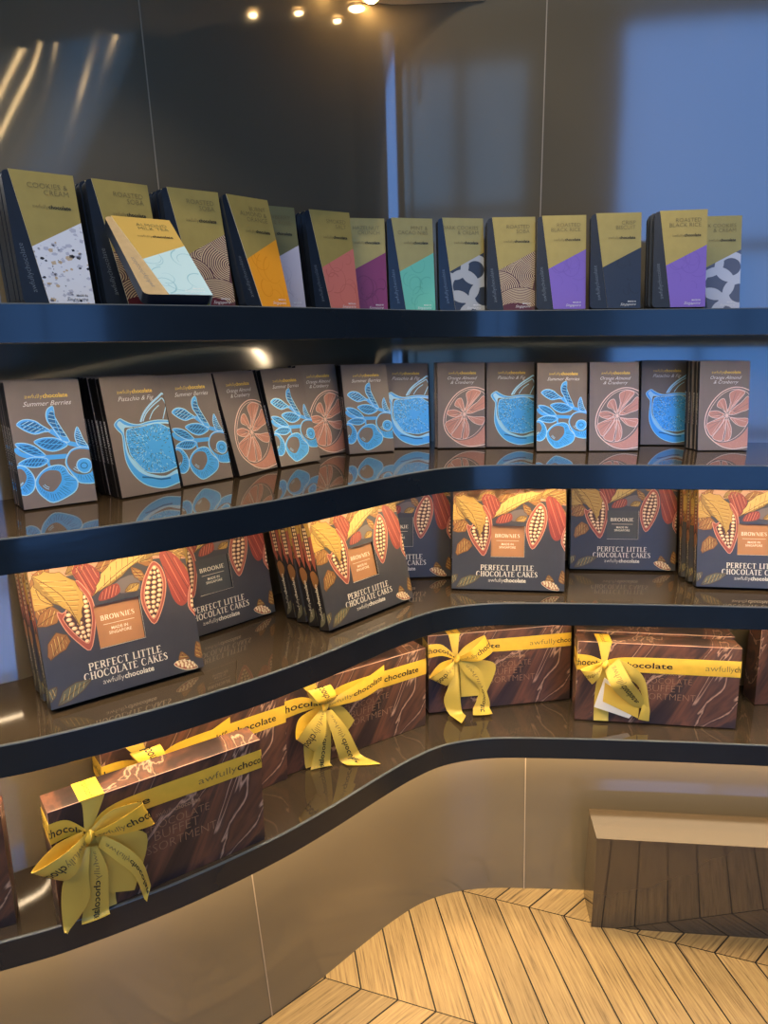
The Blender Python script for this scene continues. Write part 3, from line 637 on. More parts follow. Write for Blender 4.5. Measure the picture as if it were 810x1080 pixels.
# --- tall bars of the topmost shelf: navy inner box in a slanted gold sleeve
BW, BH, BT = .087, .169, .016
def bar(kind, l1, box_m='bar_navy', gold='sleeve_gold'):
    e = empty('chocolate_bar_box')
    b = MB(); r = .007; out = []
    for cx, cz, a0 in ((BW - r - .0006, r, -90), (BW - r - .0006, BH - r - .0012, 0), (r, BH - r - .0012, 90), (r, r, 180)):
        for k in range(6): a = R(a0 + 18 * k); out.append((cx + r * math.cos(a), cz + r * math.sin(a)))
    b.prism(out, .0006, BT - .0006, box_m, 'bar_navy')
    uL = lambda v: BW * (.10 + .25 * (1 - v / BH))
    A = Art(b, lambda u, v, k: (u, .0006 - k * E_, v), [(0, 0), (BW, 0), (BW, BH), (0, BH)])
    ang = math.atan2(BH, -BW * .25)
    A.text('awfullychocolate', uL(.042) - .0105, .046, .062, 'spine_silver', 1, rot=ang, off=-.010)
    inner = b.build('inner_box', e)
    s = MB()
    ol = [(uL(0), 0), (BW, 0), (BW, BH), (uL(BH), BH)]
    s.prism(ol, -.0002, .0006, gold, 'paper_edge')
    s.prism(ol, BT - .0006, BT, gold, 'paper_edge')
    s.box((BW - .0006, .0006, 0), (BW, BT - .0006, BH), {'right': gold, '*': 'paper_edge'})
    s.box((uL(BH) + .003, .0006, BH - .0008), (BW, BT - .0006, BH), 'paper_edge')
    A = Art(s, lambda u, v, k: (u, -.0002 - k * E_, v), ol)
    v0, v1 = .43 * BH, .635 * BH
    reg = [(uL(0), 0), (BW, 0), (BW, v1), (uL(v0), v0)]
    P = 'print_'
    rnd = random.Random(hash_(kind))
    if kind == 'terrazzo':
        A.poly(reg, P + 'terrazzo', 1)
        for k in range(150):
            x, y = rnd.uniform(.01, BW), rnd.uniform(0, v1); q = rnd.choice([.0008, .0012, .0016, .0020, .0026, .0034]); n = rnd.choice([4, 5, 5, 6]); a0 = rnd.uniform(0, 6)
            m = rnd.choice(['chip_black', 'chip_grey', 'chip_grey', 'chip_grey', 'chip_tan']); st = rnd.uniform(1, 1.7)
            c = [(x + q * st * math.cos(a0 + 6.28 * j / n) * rnd.uniform(.7, 1.1), y + q * math.sin(a0 + 6.28 * j / n) * rnd.uniform(.7, 1.1)) for j in range(n)]
            if all(p[1] < v0 + (p[0] - uL(v0)) * (v1 - v0) / (BW - uL(v0)) for p in c): A.poly(c, P + m, 2, reg=reg)
    elif kind == 'soba':
        A.poly(reg, P + 'soba', 1)
        fields = [((.045, .075), .0, .030, 0, 360), ((.088, .062), .004, .046, 80, 260), ((.020, .040), .003, .040, -60, 120), ((.060, .0), .012, .052, 20, 170), ((.10, .11), .006, .045, 150, 290)]
        for (cx, cy), r0, r1, a0, a1 in fields:
            n = 24
            pie = [(cx + r1 * math.cos(R(a0 + (a1 - a0) * j / n)), cy + r1 * .8 * math.sin(R(a0 + (a1 - a0) * j / n))) for j in range(n + 1)]
            if a1 - a0 < 360: pie += [(cx, cy)]
            lay = 2 + fields.index(((cx, cy), r0, r1, a0, a1)) * 2
            A.poly(pie, P + 'soba', lay, reg=reg)
            q = max(r0, .002)
            while q <= r1:
                A.stroke([(cx + q * math.cos(R(a0 + (a1 - a0) * j / n)), cy + q * .8 * math.sin(R(a0 + (a1 - a0) * j / n))) for j in range(n + 1)], .0013, P + 'soba_line', lay + 1, reg=reg)
                q += .0034
        A.poly([(.052 + .03 * math.cos(R(a)), .013 * math.sin(R(a))) for a in range(0, 181, 15)], P + 'soba_red', 14, reg=reg)
    elif kind in ('rings', 'rings_pale'):
        A.poly(reg, P + ('slate' if kind == 'rings' else 'slate_pale'), 1)
        m = P + ('ring' if kind == 'rings' else 'ring_pale')
        for k, (cx, cy, q) in enumerate([(.070, .076, .023), (.030, .084, .022), (.046, .046, .026), (.034, .012, .022), (.086, .028, .024), (.062, -.008, .020)]):
            A.stroke([(cx + q * math.cos(R(a)), cy + q * .95 * math.sin(R(a))) for a in range(0, 360, 12)], .0115, m, 2 + k, closed=True, reg=reg)
    else:
        A.poly(reg, P + kind, 1)
        md = P + {'lilac_white': 'lilac_d', 'aqua': 'aqua_d'}.get(kind, kind + '_d')
        for k in range(9):
            cx, cy, q = rnd.uniform(.03, .08), rnd.uniform(.01, .09), rnd.uniform(.006, .022); a0 = rnd.uniform(0, 360); sp = rnd.uniform(120, 300)
            A.stroke([(cx + q * (1 - .35 * j / 14) * math.cos(R(a0 + sp * j / 14)), cy + q * 1.2 * (1 - .35 * j / 14) * math.sin(R(a0 + sp * j / 14))) for j in range(15)], rnd.uniform(.001, .0022), md, 2, reg=reg, taper=.8)
    for j, t in enumerate(l1):
        A.text(t, BW - .010, BH - .021 - .0085 * j, 0, 'ink_soft' if gold != 'sleeve_amber_gold' else 'sleeve_olive_gold', 16, off=-.012, align='R', size=.0098)
    yl = BH - .021 - .0085 * (len(l1) - 1) - .017
    A.logo(BW - .0335, yl, .047, 'ink_soft', 'ink_dark', 16)
    mw = 'ink_dark' if kind == 'terrazzo' else 'ink_white'
    A.text('MADE IN', BW - .008, .0105, 0, mw, 16, align='R', size=.0036, off=.01); A.text('Singapore', BW - .008, .0045, 0, mw, 16, shear=.4, align='R', size=.0068, off=-.008)
    s.build('sleeve', e)
    return e
def hash_(s): return sum(ord(c) * (i + 3) for i, c in enumerate(s))

BARS = [  # kind, lines, (x, y, yaw, lean), (stack count, spacing, sideways), look
 ('terrazzo', ['COOKIES &', 'CREAM'], (-.4477, .9608, 38.3, 13.9), (4, .0185, 0), 'white terrazzo-chip print', 'leftmost on the topmost shelf'),
 ('soba', ['ROASTED', 'SOBA'], (-.3692, 1.0308, 41.5, 12.7), (3, .0185, 0), 'brown wavy-line print', 'half hidden behind the tilted aqua marble bar'),
 ('soba', ['ROASTED', 'SOBA'], (-.2872, 1.0898, 37.6, 13.4), (3, .0185, 0), 'brown wavy-line print', 'right of the tilted aqua marble bar'),
 ('amber', ['BURNT', 'ALMOND &', 'ORANGE'], (-.2016, 1.1393, 48.2, 16), (1, .019, .028), 'bright orange lower half', 'on the topmost shelf'),
 ('lilac_white', ['STRAWBERRY', '& ROSE'], (-.2015, 1.2467, 33.2, 11.2), (0, 0, 0), 'pale lilac-white lower half under olive gold', 'behind the orange bar'),
 ('salmon', ['SMOKED', 'SALT'], (-.1128, 1.3049, 32.7, 11), (2, .0185, 0), 'salmon pink lower half', 'left of the magenta bar'),
 ('magenta', ['HAZELNUT', 'CRUNCH'], (-.0756, 1.403, 10, 11), (0, 0, 0), 'magenta lower half', 'between the salmon and mint bars'),
 ('mint', ['MINT &', 'CACAO NIBS'], (.0146, 1.4143, 12.9, 9), (0, 0, 0), 'mint green lower half', 'on the topmost shelf'),
 ('rings', ['DARK COOKIES', '& CREAM'], (.1070, 1.4237, 10.8, 8), (0, 0, 0), 'grey rings on dark slate', 'right of the mint green bar'),
 ('soba', ['ROASTED', 'SOBA'], (.1921, 1.4082, -2.2, 12), (1, .037, .002), 'brown wavy-line print', 'between the grey-ring bar and a purple bar'),
 ('purple', ['ROASTED', 'BLACK RICE'], (.2778, 1.3832, -4.5, 14), (0, 0, 0), 'purple lower half', 'left of the all-navy bar'),
 ('biscuit', ['CRISP', 'BISCUIT'], (.3682, 1.3593, -5.3, 14), (0, 0, 0), 'dark navy lower half', 'between the two purple bars'),
 ('purple', ['ROASTED', 'BLACK RICE'], (.4684, 1.3319, -10.1, 15), (2, .0185, -.006), 'purple lower half', 'before the white-ring bar at right'),
 ('rings_pale', ['DARK COOKIES', '& CREAM'], (.5692, 1.4182, -7, 12), (0, 0, 0), 'white rings on pale slate', 'rightmost on the topmost shelf')]
PROTO = {}
for kind, lines, (x, y, yaw, lean), (n, sp, lat), look, where in BARS:
    key = kind
    if key not in PROTO: PROTO[key] = o = bar(kind, lines, gold='sleeve_olive_gold' if kind == 'lilac_white' else 'sleeve_gold')
    else: o = copy_tree(PROTO[key])
    place(o, x, y, yaw, lean, SHELF_Z[1], BT); tag(o, 'gold-topped chocolate bar with %s, %s' % (look, where), 'chocolate bar', 'gold-topped bars on the topmost shelf')
    for k in range(n):
        c = copy_tree(o); sx, sy = shifted(x, y, yaw, lean, sp * (k + 1), lat * (k + 1) * .5 + random.uniform(-.0012, .0012))
        place(c, sx, sy, yaw + random.uniform(-.5, .5), lean, SHELF_Z[1], BT)
        short = {'terrazzo': 'white terrazzo bar', 'amber': 'bright orange bar', 'salmon': 'salmon pink bar', 'purple': 'rightmost purple bar'}.get(kind) or {1.0308: 'wavy-line bar half hidden by the tilted bar', 1.0898: 'wavy-line bar right of the tilted bar', 1.4082: 'wavy-line bar between grey-ring and purple'}[y]
        c['label'] = '%s navy bar edge behind the %s' % (ORD[k], short)
t = bar('aqua', ['ALMOND', 'MILK TEA'], 'bar_kraft', 'sleeve_amber_gold')
place(t, -.284, .919, 35.6, 52, SHELF_Z[1], BT); tag(t, 'kraft-brown chocolate bar with aqua marble print, tilted far back on its own', 'chocolate bar', 'gold-topped bars on the topmost shelf')

# --- taupe cartons with foil fruit prints
TW, TH, TT = .093, .167, .0105
def M(pts): return [(x / 1000, y / 1000) for x, y in pts]
def hatch(A, poly, m, layer, n, w, ang, rnd, inset=.78):
    cx = sum(p[0] for p in poly) / len(poly); cy = sum(p[1] for p in poly) / len(poly)
    q = smooth_pts([(cx + (x - cx) * inset, cy + (y - cy) * inset) for x, y in poly], True, 3)
    ext = max(math.hypot(x - cx, y - cy) for x, y in q); c, s = math.cos(ang), math.sin(ang)
    for k in range(n):
        o = -ext + 2 * ext * (k + .5) / n
        a = (cx - s * o - c * ext, cy + c * o - s * ext); ts = []
        for i in range(len(q)):
            (x0, y0), (x1, y1) = q[i - 1], q[i]
            d0 = -(x0 - a[0]) * s + (y0 - a[1]) * c; d1 = -(x1 - a[0]) * s + (y1 - a[1]) * c
            if d0 * d1 < 0: f = d0 / (d0 - d1); px, py = x0 + (x1 - x0) * f, y0 + (y1 - y0) * f; ts.append((px - a[0]) * c + (py - a[1]) * s)
        if len(ts) >= 2:
            t0, t1 = min(ts), max(ts)
            A.stroke([(a[0] + c * t0, a[1] + s * t0), (a[0] + c * t1, a[1] + s * t1)], w * rnd.uniform(.6, 1.2), m, layer)
def carton(kind, lines):
    b = MB(); rnd = random.Random(hash_(kind))
    b.box((0, 0, 0), (TW, TT, TH), {'front': 'carton_taupe', '*': 'carton_side'})
    S = Art(b, lambda u, v, k: (-k * E_, TT - u, v), [(0, 0), (TT, 0), (TT, TH), (0, TH)])
    S.logo(TT * .5 - .0018, TH * .47, .060, 'ink_white', 'ink_white', 1, rot=math.pi / 2, hs=1.0)
    A = Art(b, lambda u, v, k: (u, -k * E_, v), [(0, 0), (TW, 0), (TW, TH), (0, TH)])
    A.logo(TW * .53, TH * .862, TW * .58, 'foil_gold', 'foil_gold', 1)
    for j, s in enumerate(lines): A.text(s, TW * .53, TH * (.80 - .05 * j), 0, 'ink_white', 1, shear=.45, size=.0088 if len(lines) > 1 else .0092, off=-.006)
    if kind == 'berry':
        D = BERRY; F = 'foil_blue'
        for k in ('stem1', 'stem3'): A.stroke(M(D[k]), .0062, F, 1, sm=3)
        A.stroke(M(D['stem2']), .0035, F, 1)
        for k, a in (('leaf1', 2.1), ('leaf2', -.3), ('leaf3', -.15), ('leaf4', -.7), ('leaf5', .1), ('leaf6', -1.2)):
            p = M(D[k]); A.poly(p, F, 2, 3)
            cx = sum(x for x, y in p) / len(p); cy = sum(y for x, y in p) / len(p)
            q = [(cx + (x - cx) * .80, cy + (y - cy) * .74) for x, y in p]; A.poly(q, 'foil_blue_deep', 3, 3)
            hatch(A, p, 'foil_blue_pale' if k in ('leaf1', 'leaf2', 'leaf6') else F, 4, 9, .0009, a + .75, rnd); A.stroke(smooth_pts(p, True, 3), .0011, 'foil_blue_pale', 4, closed=True)
            A.stroke([p[0], (cx, cy), p[len(p) // 2]], .0011, F, 5)
        for bk, dk in (('berry3', 'dark3'), ('berry1', 'dark1'), ('berry2', 'dark2')):
            lay = {'berry3': 6, 'berry1': 9, 'berry2': 12}[bk]
            A.poly(M(D[bk]), F, lay, 3); A.poly(M(D[dk]), 'carton_taupe', lay + 1, 3)
            A.stroke(smooth_pts(M(D[bk]), True, 3), .0014, 'foil_blue_pale', lay + 1, closed=True)
            o, q = smooth_pts(M(D[bk]), True, 4), smooth_pts(M(D[dk]), True, 4)
            cx = sum(x for x, y in q) / len(q); cy = sum(y for x, y in q) / len(q)
            for k in range(44):
                a = 2 * math.pi * k / 44
                f = lambda P: min(P, key=lambda p: abs((math.atan2(p[1] - cy, p[0] - cx) - a + math.pi) % (2 * math.pi) - math.pi))
                u, w = f(q), f(o); d = math.hypot(w[0] - u[0], w[1] - u[1])
                if d > .006:
                    t0 = rnd.uniform(.1, .3); t1 = rnd.uniform(.55, .85)
                    A.stroke([(u[0] + (w[0] - u[0]) * t0, u[1] + (w[1] - u[1]) * t0), (u[0] + (w[0] - u[0]) * t1 + .0012, u[1] + (w[1] - u[1]) * t1)], .0007, 'foil_blue_deep', lay + 1, taper=.6)
            for s in (.8, .64): A.stroke([(cx + (x - cx) * s, cy + (y - cy) * s) for x, y in q[len(q) // 2:len(q) // 2 + 5]], .0008, 'foil_blue_pale', lay + 2)
        A.poly(M(D['crown']), F, 12, 3); c = M(D['crown']); cx = sum(x for x, y in c) / 8; cy = sum(y for x, y in c) / 8
        A.stroke(smooth_pts(c, True, 3), .0014, 'foil_blue_pale', 13, closed=True); A.stroke([(cx + .0045 * math.cos(R(a)), cy + .004 * math.sin(R(a))) for a in range(0, 360, 30)], .0012, 'foil_blue_deep', 13, closed=True)
    elif kind == 'fig':
        D = FIG
        A.poly(M(D['leafa']), 'carton_taupe', 1)
        for k, w in (('leafa', .0030), ('leafb', .0018), ('leafc', .0014), ('leafd', .0016)): A.stroke(M(D[k][:-1] if k in ('leafa',) else D[k]), w, 'foil_blue_pale', 2, sm=3)
        A.poly(M(D['body']), 'foil_blue', 3, 3); A.stroke(smooth_pts(M(D['body']), True, 3), .0014, 'foil_blue_pale', 4, closed=True)
        A.poly(M(D['gap']), 'foil_blue_pale', 5, 3); A.poly([(x, y) for x, y in M(D['gap2'])], 'carton_taupe', 6, 3)
        A.stroke(M(D['rind']), .0024, 'foil_blue_deep', 5, sm=2)
        A.poly(M(D['flesh']), 'foil_blue', 7, 3)
        f = M(D['flesh']); cx, cy = .060, .068; fo = smooth_pts(f, True, 4)
        A.stroke(fo, .0012, 'foil_blue_pale', 8, closed=True)
        for k in range(420):
            p = rnd.choice(fo); r = math.sqrt(rnd.uniform(.03, .92)); x, y = cx + (p[0] - cx) * r, cy + (p[1] - cy) * r; l = rnd.uniform(.0014, .0036); a = math.atan2(p[1] - cy, p[0] - cx) + rnd.uniform(-.5, .5)
            A.stroke([(x, y), (x + l * math.cos(a), y + l * math.sin(a))], .0008, rnd.choice(['foil_blue_deep', 'foil_blue_deep', 'carton_taupe', 'foil_blue_pale', 'foil_blue_pale']), 8)
    else:
        D = ORANGE
        A.poly(M(D['outer']), 'carton_taupe', 1, 3); A.poly(M(D['rind']), 'foil_copper', 2, 3)
        for k in range(90):
            x, y = rnd.uniform(.035, .093), rnd.uniform(.003, .045)
            if y < .012 + (x - .035) * .4: A.poly([(x, y), (x + .0007, y), (x + .0004, y + .0007)], 'foil_copper_pale', 3)
        A.poly(M(D['inner']), 'carton_taupe', 4, 3)
        A.stroke(smooth_pts(M(D['outer']), True, 3), .0018, 'foil_copper_pale', 5, closed=True); A.stroke(smooth_pts(M(D['inner']), True, 3), .0010, 'foil_copper_pale', 5, closed=True)
        c = M(D['centre'])[0]
        for k in range(1, 9):
            p = M(D['seg%d' % k]); A.poly(p, 'foil_copper', 6, 3); A.stroke(smooth_pts(p, True, 3), .0010, 'foil_copper_pale', 7, closed=True)
            gx = sum(x for x, y in p) / len(p); gy = sum(y for x, y in p) / len(p)
            for j in range(9):
                q = rnd.choice(p); x0, y0 = c[0] + (gx - c[0]) * .45, c[1] + (gy - c[1]) * .45; x1, y1 = gx + (q[0] - gx) * .8, gy + (q[1] - gy) * .8
                A.stroke([(x0, y0), (x1, y1)], .0007, rnd.choice(['carton_taupe', 'foil_copper_pale', 'carton_taupe']), 7, taper=.5)
        for k in range(10):
            a = 2 * math.pi * k / 10 + .2; A.stroke([c, (c[0] + .011 * math.cos(a), c[1] + .013 * math.sin(a))], .0014, 'foil_copper_pale', 8, taper=.6)
    return b.build('chocolate_carton')
CARTONS = [
 ('berry', (-.4697, .9398, 36.6, 12.2), (4, 0), 'blue foil berry sprig', 'leftmost on the second shelf'),
 ('fig', (-.3644, 1.0065, 46.7, 12.5), (5, 0), 'blue foil cut fig', 'leftmost of the fig cartons'),
 ('berry', (-.2999, 1.0857, 49.4, 14.5), (0, 0), 'blue foil berry sprig', 'right of the leftmost fig carton'),
 ('orange', (-.2295, 1.1604, 58, 16), (2, 0), 'copper foil orange slice', 'leftmost of the orange-slice cartons'),
 ('berry', (-.1741, 1.2412, 49, 15.5), (2, 0), 'blue foil berry sprig', 'between the two leftmost orange slices'),
 ('orange', (-.1387, 1.3420, 44, 10), (1, 0), 'copper foil orange slice', 'second orange slice from the left'),
 ('berry', (-.0634, 1.3759, 24.5, 13.5), (1, 0), 'blue foil berry sprig', 'in the curve beside a fig carton'),
 ('fig', (-.0015, 1.4486, 4.0, 14), (0, 0), 'blue foil cut fig', 'second fig from the left'),
 ('orange', (.1069, 1.4444, .5, 12), (1, -.007), 'copper foil orange slice', 'third orange slice from the left'),
 ('fig', (.2032, 1.4526, -3.2, 13.5), (0, 0), 'blue foil cut fig', 'left of the rightmost berry carton'),
 ('berry', (.2917, 1.3967, -3.7, 13), (0, 0), 'blue foil berry sprig', 'rightmost of the berry cartons'),
 ('orange', (.3919, 1.3977, -.4, 10.4), (0, 0), 'copper foil orange slice', 'between the rightmost berry and fig cartons'),
 ('fig', (.5136, 1.4688, -4.3, 11), (0, 0), 'blue foil cut fig', 'rightmost of the fig cartons, set back'),
 ('orange', (.5966, 1.3921, -1.8, 9.2), (3, -.0045), 'copper foil orange slice', 'rightmost on the second shelf')]
LINES = dict(berry=['Summer Berries'], fig=['Pistachio & Fig'], orange=['Orange Almond', '& Cranberry'])
CP = {k: carton(k, LINES[k]) for k in LINES}; first = set()
for kind, (x, y, yaw, lean), (n, lat), look, where in CARTONS:
    o = CP[kind] if kind not in first else copy_tree(CP[kind]); first.add(kind)
    place(o, x, y, yaw, lean, SHELF_Z[2], TT); tag(o, 'taupe carton with %s, %s' % (look, where), 'chocolate carton', 'foil-printed cartons on the second shelf')
    nick = {.9398: 'leftmost berry carton', 1.0065: 'leftmost fig carton', 1.0857: 'second berry carton from the left', 1.1604: 'leftmost orange-slice carton', 1.2412: 'third berry carton from the left', 1.3420: 'second orange-slice carton from the left', 1.3759: 'berry carton in the curve', 1.4444: 'third orange-slice carton from the left', 1.3921: 'rightmost orange-slice carton'}.get(y)
    for k in range(n):
        c = copy_tree(o); sx, sy = shifted(x, y, yaw, lean, .0114 * (k + 1), lat * (k + 1) * .6 + random.uniform(-.0008, .0008))
        place(c, sx, sy, yaw + random.uniform(-.25, .25), lean, SHELF_Z[2], TT)
        c['label'] = '%s dark carton edge behind the %s' % (ORD[k], nick)

# --- square cake boxes with a die-cut window
KW, KH, KT = .21, .20, .024
def cake_box(word):
    e = empty('cake_box'); b = MB(); rnd = random.Random(5)
    D = CAKE; wx0, wz0 = .0725, .0625; wx1, wz1 = .1345, .1205
    for q in (((0, 0), (KW, wz0)), ((0, wz1), (KW, KH)), ((0, wz0), (wx0, wz1)), ((wx1, wz0), (KW, wz1))):
        (x0, z0), (x1, z1) = q; b.poly([(x0, 0, z0), (x1, 0, z0), (x1, 0, z1), (x0, 0, z1)], 'cake_navy')
    b.box((0, 0, 0), (KW, KT, KH), 'cake_side', skip=('front',))
    for a, c in (((wx0, wz0), (wx1, wz0)), ((wx1, wz0), (wx1, wz1)), ((wx1, wz1), (wx0, wz1)), ((wx0, wz1), (wx0, wz0))):
        b.poly([(a[0], 0, a[1]), (c[0], 0, c[1]), (c[0], .004, c[1]), (a[0], .004, a[1])], 'cake_side')
    f = lambda u, v, k: (u, -k * E_, v)
    regs = [[(0, 0), (KW, 0), (KW, wz0), (0, wz0)], [(0, wz1), (KW, wz1), (KW, KH), (0, KH)], [(0, wz0), (wx0, wz0), (wx0, wz1), (0, wz1)], [(wx1, wz0), (KW, wz0), (KW, wz1), (wx1, wz1)]]
    class Multi(Art):             # keeps the print out of the die-cut window
        def poly(s, pts, m, layer, sm=0, reg=None):
            if sm: pts = smooth_pts(pts, True, sm)
            for r in regs: Art.poly(s, pts, m, layer, 0, r)
    A = Multi(b, f, None); Kc = 'cake_'
    def beans(poly, cols, layer):
        p = smooth_pts(poly, True, 3); ys = [y for x, y in p]; y0, y1 = min(ys), max(ys); n = max(4, int((y1 - y0) / .0062))
        for i in range(n):
            y = y0 + (y1 - y0) * (i + .5) / n; xs = []
            for j in range(len(p)):
                (xa, ya), (xb, yb) = p[j - 1], p[j]
                if (ya - y) * (yb - y) < 0: xs.append(xa + (xb - xa) * (y - ya) / (yb - ya))
            if len(xs) < 2: continue
            a, c = min(xs), max(xs); w = c - a; k = max(1, min(cols, int(w / .0045)))
            for j in range(k):
                cx = a + w * (j + .5) / k; rx = min(w / k * .46, .0040); ry = .0029
                A.poly([(cx + rx * math.cos(R(t)), y + ry * math.sin(R(t)) + .001 * abs(j - (k - 1) / 2)) for t in range(0, 360, 45)], Kc + 'bean_shade', layer)
                A.poly([(cx - .0004 + rx * .72 * math.cos(R(t)), y + .0005 + ry * .72 * math.sin(R(t)) + .001 * abs(j - (k - 1) / 2)) for t in range(0, 360, 45)], Kc + 'bean', layer + 1)
    def leaf(name, m, layer, ang, veins=7, line='leaf_dark'):
        p = M(D[name]); q = smooth_pts(p, True, 3); gx = sum(x for x, y in q) / len(q); gy = sum(y for x, y in q) / len(q)
        q = [(gx + (x - gx) * (1.05 if i % 3 == 0 else .97), gy + (y - gy) * (1.05 if i % 3 == 0 else .97)) for i, (x, y) in enumerate(q)]
        A.poly(q, Kc + m, layer); A.stroke(q, .0008, Kc + line, layer + 1, closed=True)
        far = max(p, key=lambda t: math.hypot(t[0] - gx, t[1] - gy)); c2 = max(p, key=lambda t: math.hypot(t[0] - far[0], t[1] - far[1]))
        if m in ('leaf', 'leaf_light'):          # the half of the leaf beyond the midrib is printed darker
            dx, dy = c2[0] - far[0], c2[1] - far[1]; big = [(far[0] - dx, far[1] - dy), (c2[0] + dx, c2[1] + dy), (c2[0] + dx - dy * 2, c2[1] + dy + dx * 2), (far[0] - dx - dy * 2, far[1] - dy + dx * 2)]
            h = clip(q if area(q) > 0 else q[::-1], big)
            if len(h) > 2: A.poly(h, Kc + 'leaf_shade', layer + .5)
        cx = sum(x for x, y in p) / len(p); cy = sum(y for x, y in p) / len(p)
        far = sorted(p, key=lambda q: -math.hypot(q[0] - cx, q[1] - cy)); a = far[0]; c = max(p, key=lambda q: math.hypot(q[0] - a[0], q[1] - a[1]))
        A.stroke([a, (cx, cy), c], .0009, Kc + line, layer + 1, sm=3)
        hatch(A, p, Kc + line, layer + 1, veins, .0006, math.atan2(c[1] - a[1], c[0] - a[0]) + .9, rnd, .8)
        hatch(A, p, Kc + 'leaf_light', layer + 1, veins, .0009, math.atan2(c[1] - a[1], c[0] - a[0]) + .75, rnd, .75)
    def pod(o, i, layer, cols):
        A.poly(M(D[o]), Kc + 'pod', layer, 3); A.stroke(smooth_pts(M(D[o]), True, 3), .0012, Kc + 'pod_line', layer + 1, closed=True)
        A.poly(M(D[i]), Kc + 'pod_in', layer + 2, 3); A.stroke(smooth_pts(M(D[i]), True, 3), .0010, Kc + 'pod_line', layer + 3, closed=True); beans(M(D[i]), cols, layer + 3)
    def red(name, layer, ang):
        p = M(D[name]); A.poly(p, Kc + 'red', layer, 3); hatch(A, p, Kc + 'red_line', layer + 1, 7, .0012, ang, rnd, .85); hatch(A, p, Kc + 'pod_in', layer + 1, 6, .0006, ang + .05, rnd, .9)
    A.poly([(0, KH), (0, .150), (.03, .168), (.07, .166), (.12, .170), (.17, .168), (KW, .160), (KW, KH)], Kc + 'wash', 1)
    A.poly(M(D['wash']), Kc + 'wash', 1, 2); A.poly(M(D['grey']), Kc + 'gap', 2, 2)
    for j in range(26):
        x = rnd.uniform(0, KW); z = rnd.uniform(.165, .198); A.stroke([(x, z), (x + rnd.uniform(-.012, .012), z - .006), (x + rnd.uniform(-.02, .02), z - .010)], .0008, Kc + rnd.choice(['leaf_dark', 'pod', 'red_line']), 2, sm=2)
    for j, (x, z, a, s) in enumerate([(.012, .168, .9, .030), (.020, .145, .3, .026), (.008, .128, 1.2, .022), (.060, .176, .4, .026), (.150, .172, 2.4, .030), (.198, .170, 1.3, .026), (.140, .150, 2.2, .020), (.204, .142, 1.8, .022), (.100, .172, .2, .030), (.176, .182, .5, .026)]):
        D['bg%d' % j] = [(1000 * (x + s * math.cos(a) * u - s * math.sin(a) * v), 1000 * (z + s * math.sin(a) * u + s * math.cos(a) * v)) for u, v in ((-.6, 0), (-.3, .24), (.1, .32), (.45, .2), (.8, 0), (.45, -.2), (.1, -.32), (-.3, -.24))]
        leaf('bg%d' % j, ('leaf_brown', 'leaf', 'leaf_brown', 'leaf_shade')[j % 4], 2, a, 5)
    red('red1', 3, 1.9); red('red1b', 3, 1.2); pod('pod1', 'pod1in', 5, 3)
    leaf('leaf7', 'leaf', 6, .8, 5); leaf('leaf1', 'leaf', 10, -1.0, 11); leaf('leaf2', 'leaf_light', 10, .5, 11); leaf('leaf3', 'leaf', 6, .6, 4); leaf('leaf4', 'leaf', 6, .2, 6)
    red('red2', 5, -1.25); pod('pod2', 'pod2in', 8, 3); pod('pod3', 'pod3in', 8, 2)
    leaf('leaf5', 'leaf_brown', 4, .8, 6); leaf('leaf6', 'leaf_brown', 4, .5, 5)
    leaf('leaf8', 'leaf_grey', 4, .4, 7); leaf('leaf9', 'leaf_grey', 4, .3, 4); leaf('leaf10', 'leaf_brown', 3, .9, 3); leaf('leaf11', 'leaf_brown', 3, 1.3, 4)
    A.poly(M(D['pod4']), Kc + 'pod', 6, 3); A.stroke(smooth_pts(M(D['pod4']), True, 3), .0009, Kc + 'bean', 7, closed=True)
    p4 = M(D['pod4']); beans([(a * .92 + .0150, c * .8 + .0022) for a, c in p4], 6, 8)
    t = M(D['t1'] + D['t2'] + D['t3'])
    A.serif('PERFECT LITTLE', .0535, .1535, .0368, .0098, 'cream_ink', 3); A.serif('CHOCOLATE CAKES', .0455, .1610, .0248, .0098, 'cream_ink', 3)
    A.logo(.1035, .0145, .070, 'cream_ink', 'cream_ink', 3)
    A.stroke([(wx0, wz0), (wx1, wz0), (wx1, wz1)], .0009, 'cream_ink', 2)
    S = Art(b, lambda u, v, k: (-k * E_, KT - u, v), [(0, 0), (KT, 0), (KT, KH), (0, KH)])      # left side panel
    S.poly([(0, KH), (0, .118), (.007, .10), (.013, .118), (.020, .098), (KT, .12), (KT, KH)], Kc + 'pod', 1)
    S.poly([(0, KH), (0, .150), (KT, .158), (KT, KH)], Kc + 'leaf', 2)
    S.poly([(.004, .170), (.010, .180), (.016, .165), (.017, .135), (.012, .108), (.006, .130)], Kc + 'pod_in', 3, 3)
    for j in range(9):
        for q in (.0085, .0130): S.poly([(q + .0019 * math.cos(R(a)), .120 + j * .0062 + .0026 * math.sin(R(a))) for a in range(0, 360, 60)], Kc + 'bean', 4)
    S.poly([(.004, .095), (.014, .10), (.022, .088), (.017, .076), (.008, .072)], Kc + 'leaf_brown', 2, 3); S.poly([(.004, .006), (.012, .024), (.021, .030), (.018, .014)], Kc + 'leaf_grey', 2, 3)
    S.logo(KT * .62, .047, .062, 'cream_ink', 'cream_ink', 2, rot=math.pi / 2)
    b.build('carton', e)
    c = MB(); m = 'card_brown' if word == 'BROWNIES' else 'card_grey'
    c.box((wx0 - .002, .0040, wz0 - .002), (wx1 + .002, .0052, wz1 + .002), m)
    B = Art(c, lambda u, v, k: (u, .0040 - k * E_, v), [(wx0, wz0), (wx1, wz0), (wx1, wz1), (wx0, wz1)])
    g = (wx1 - wx0)
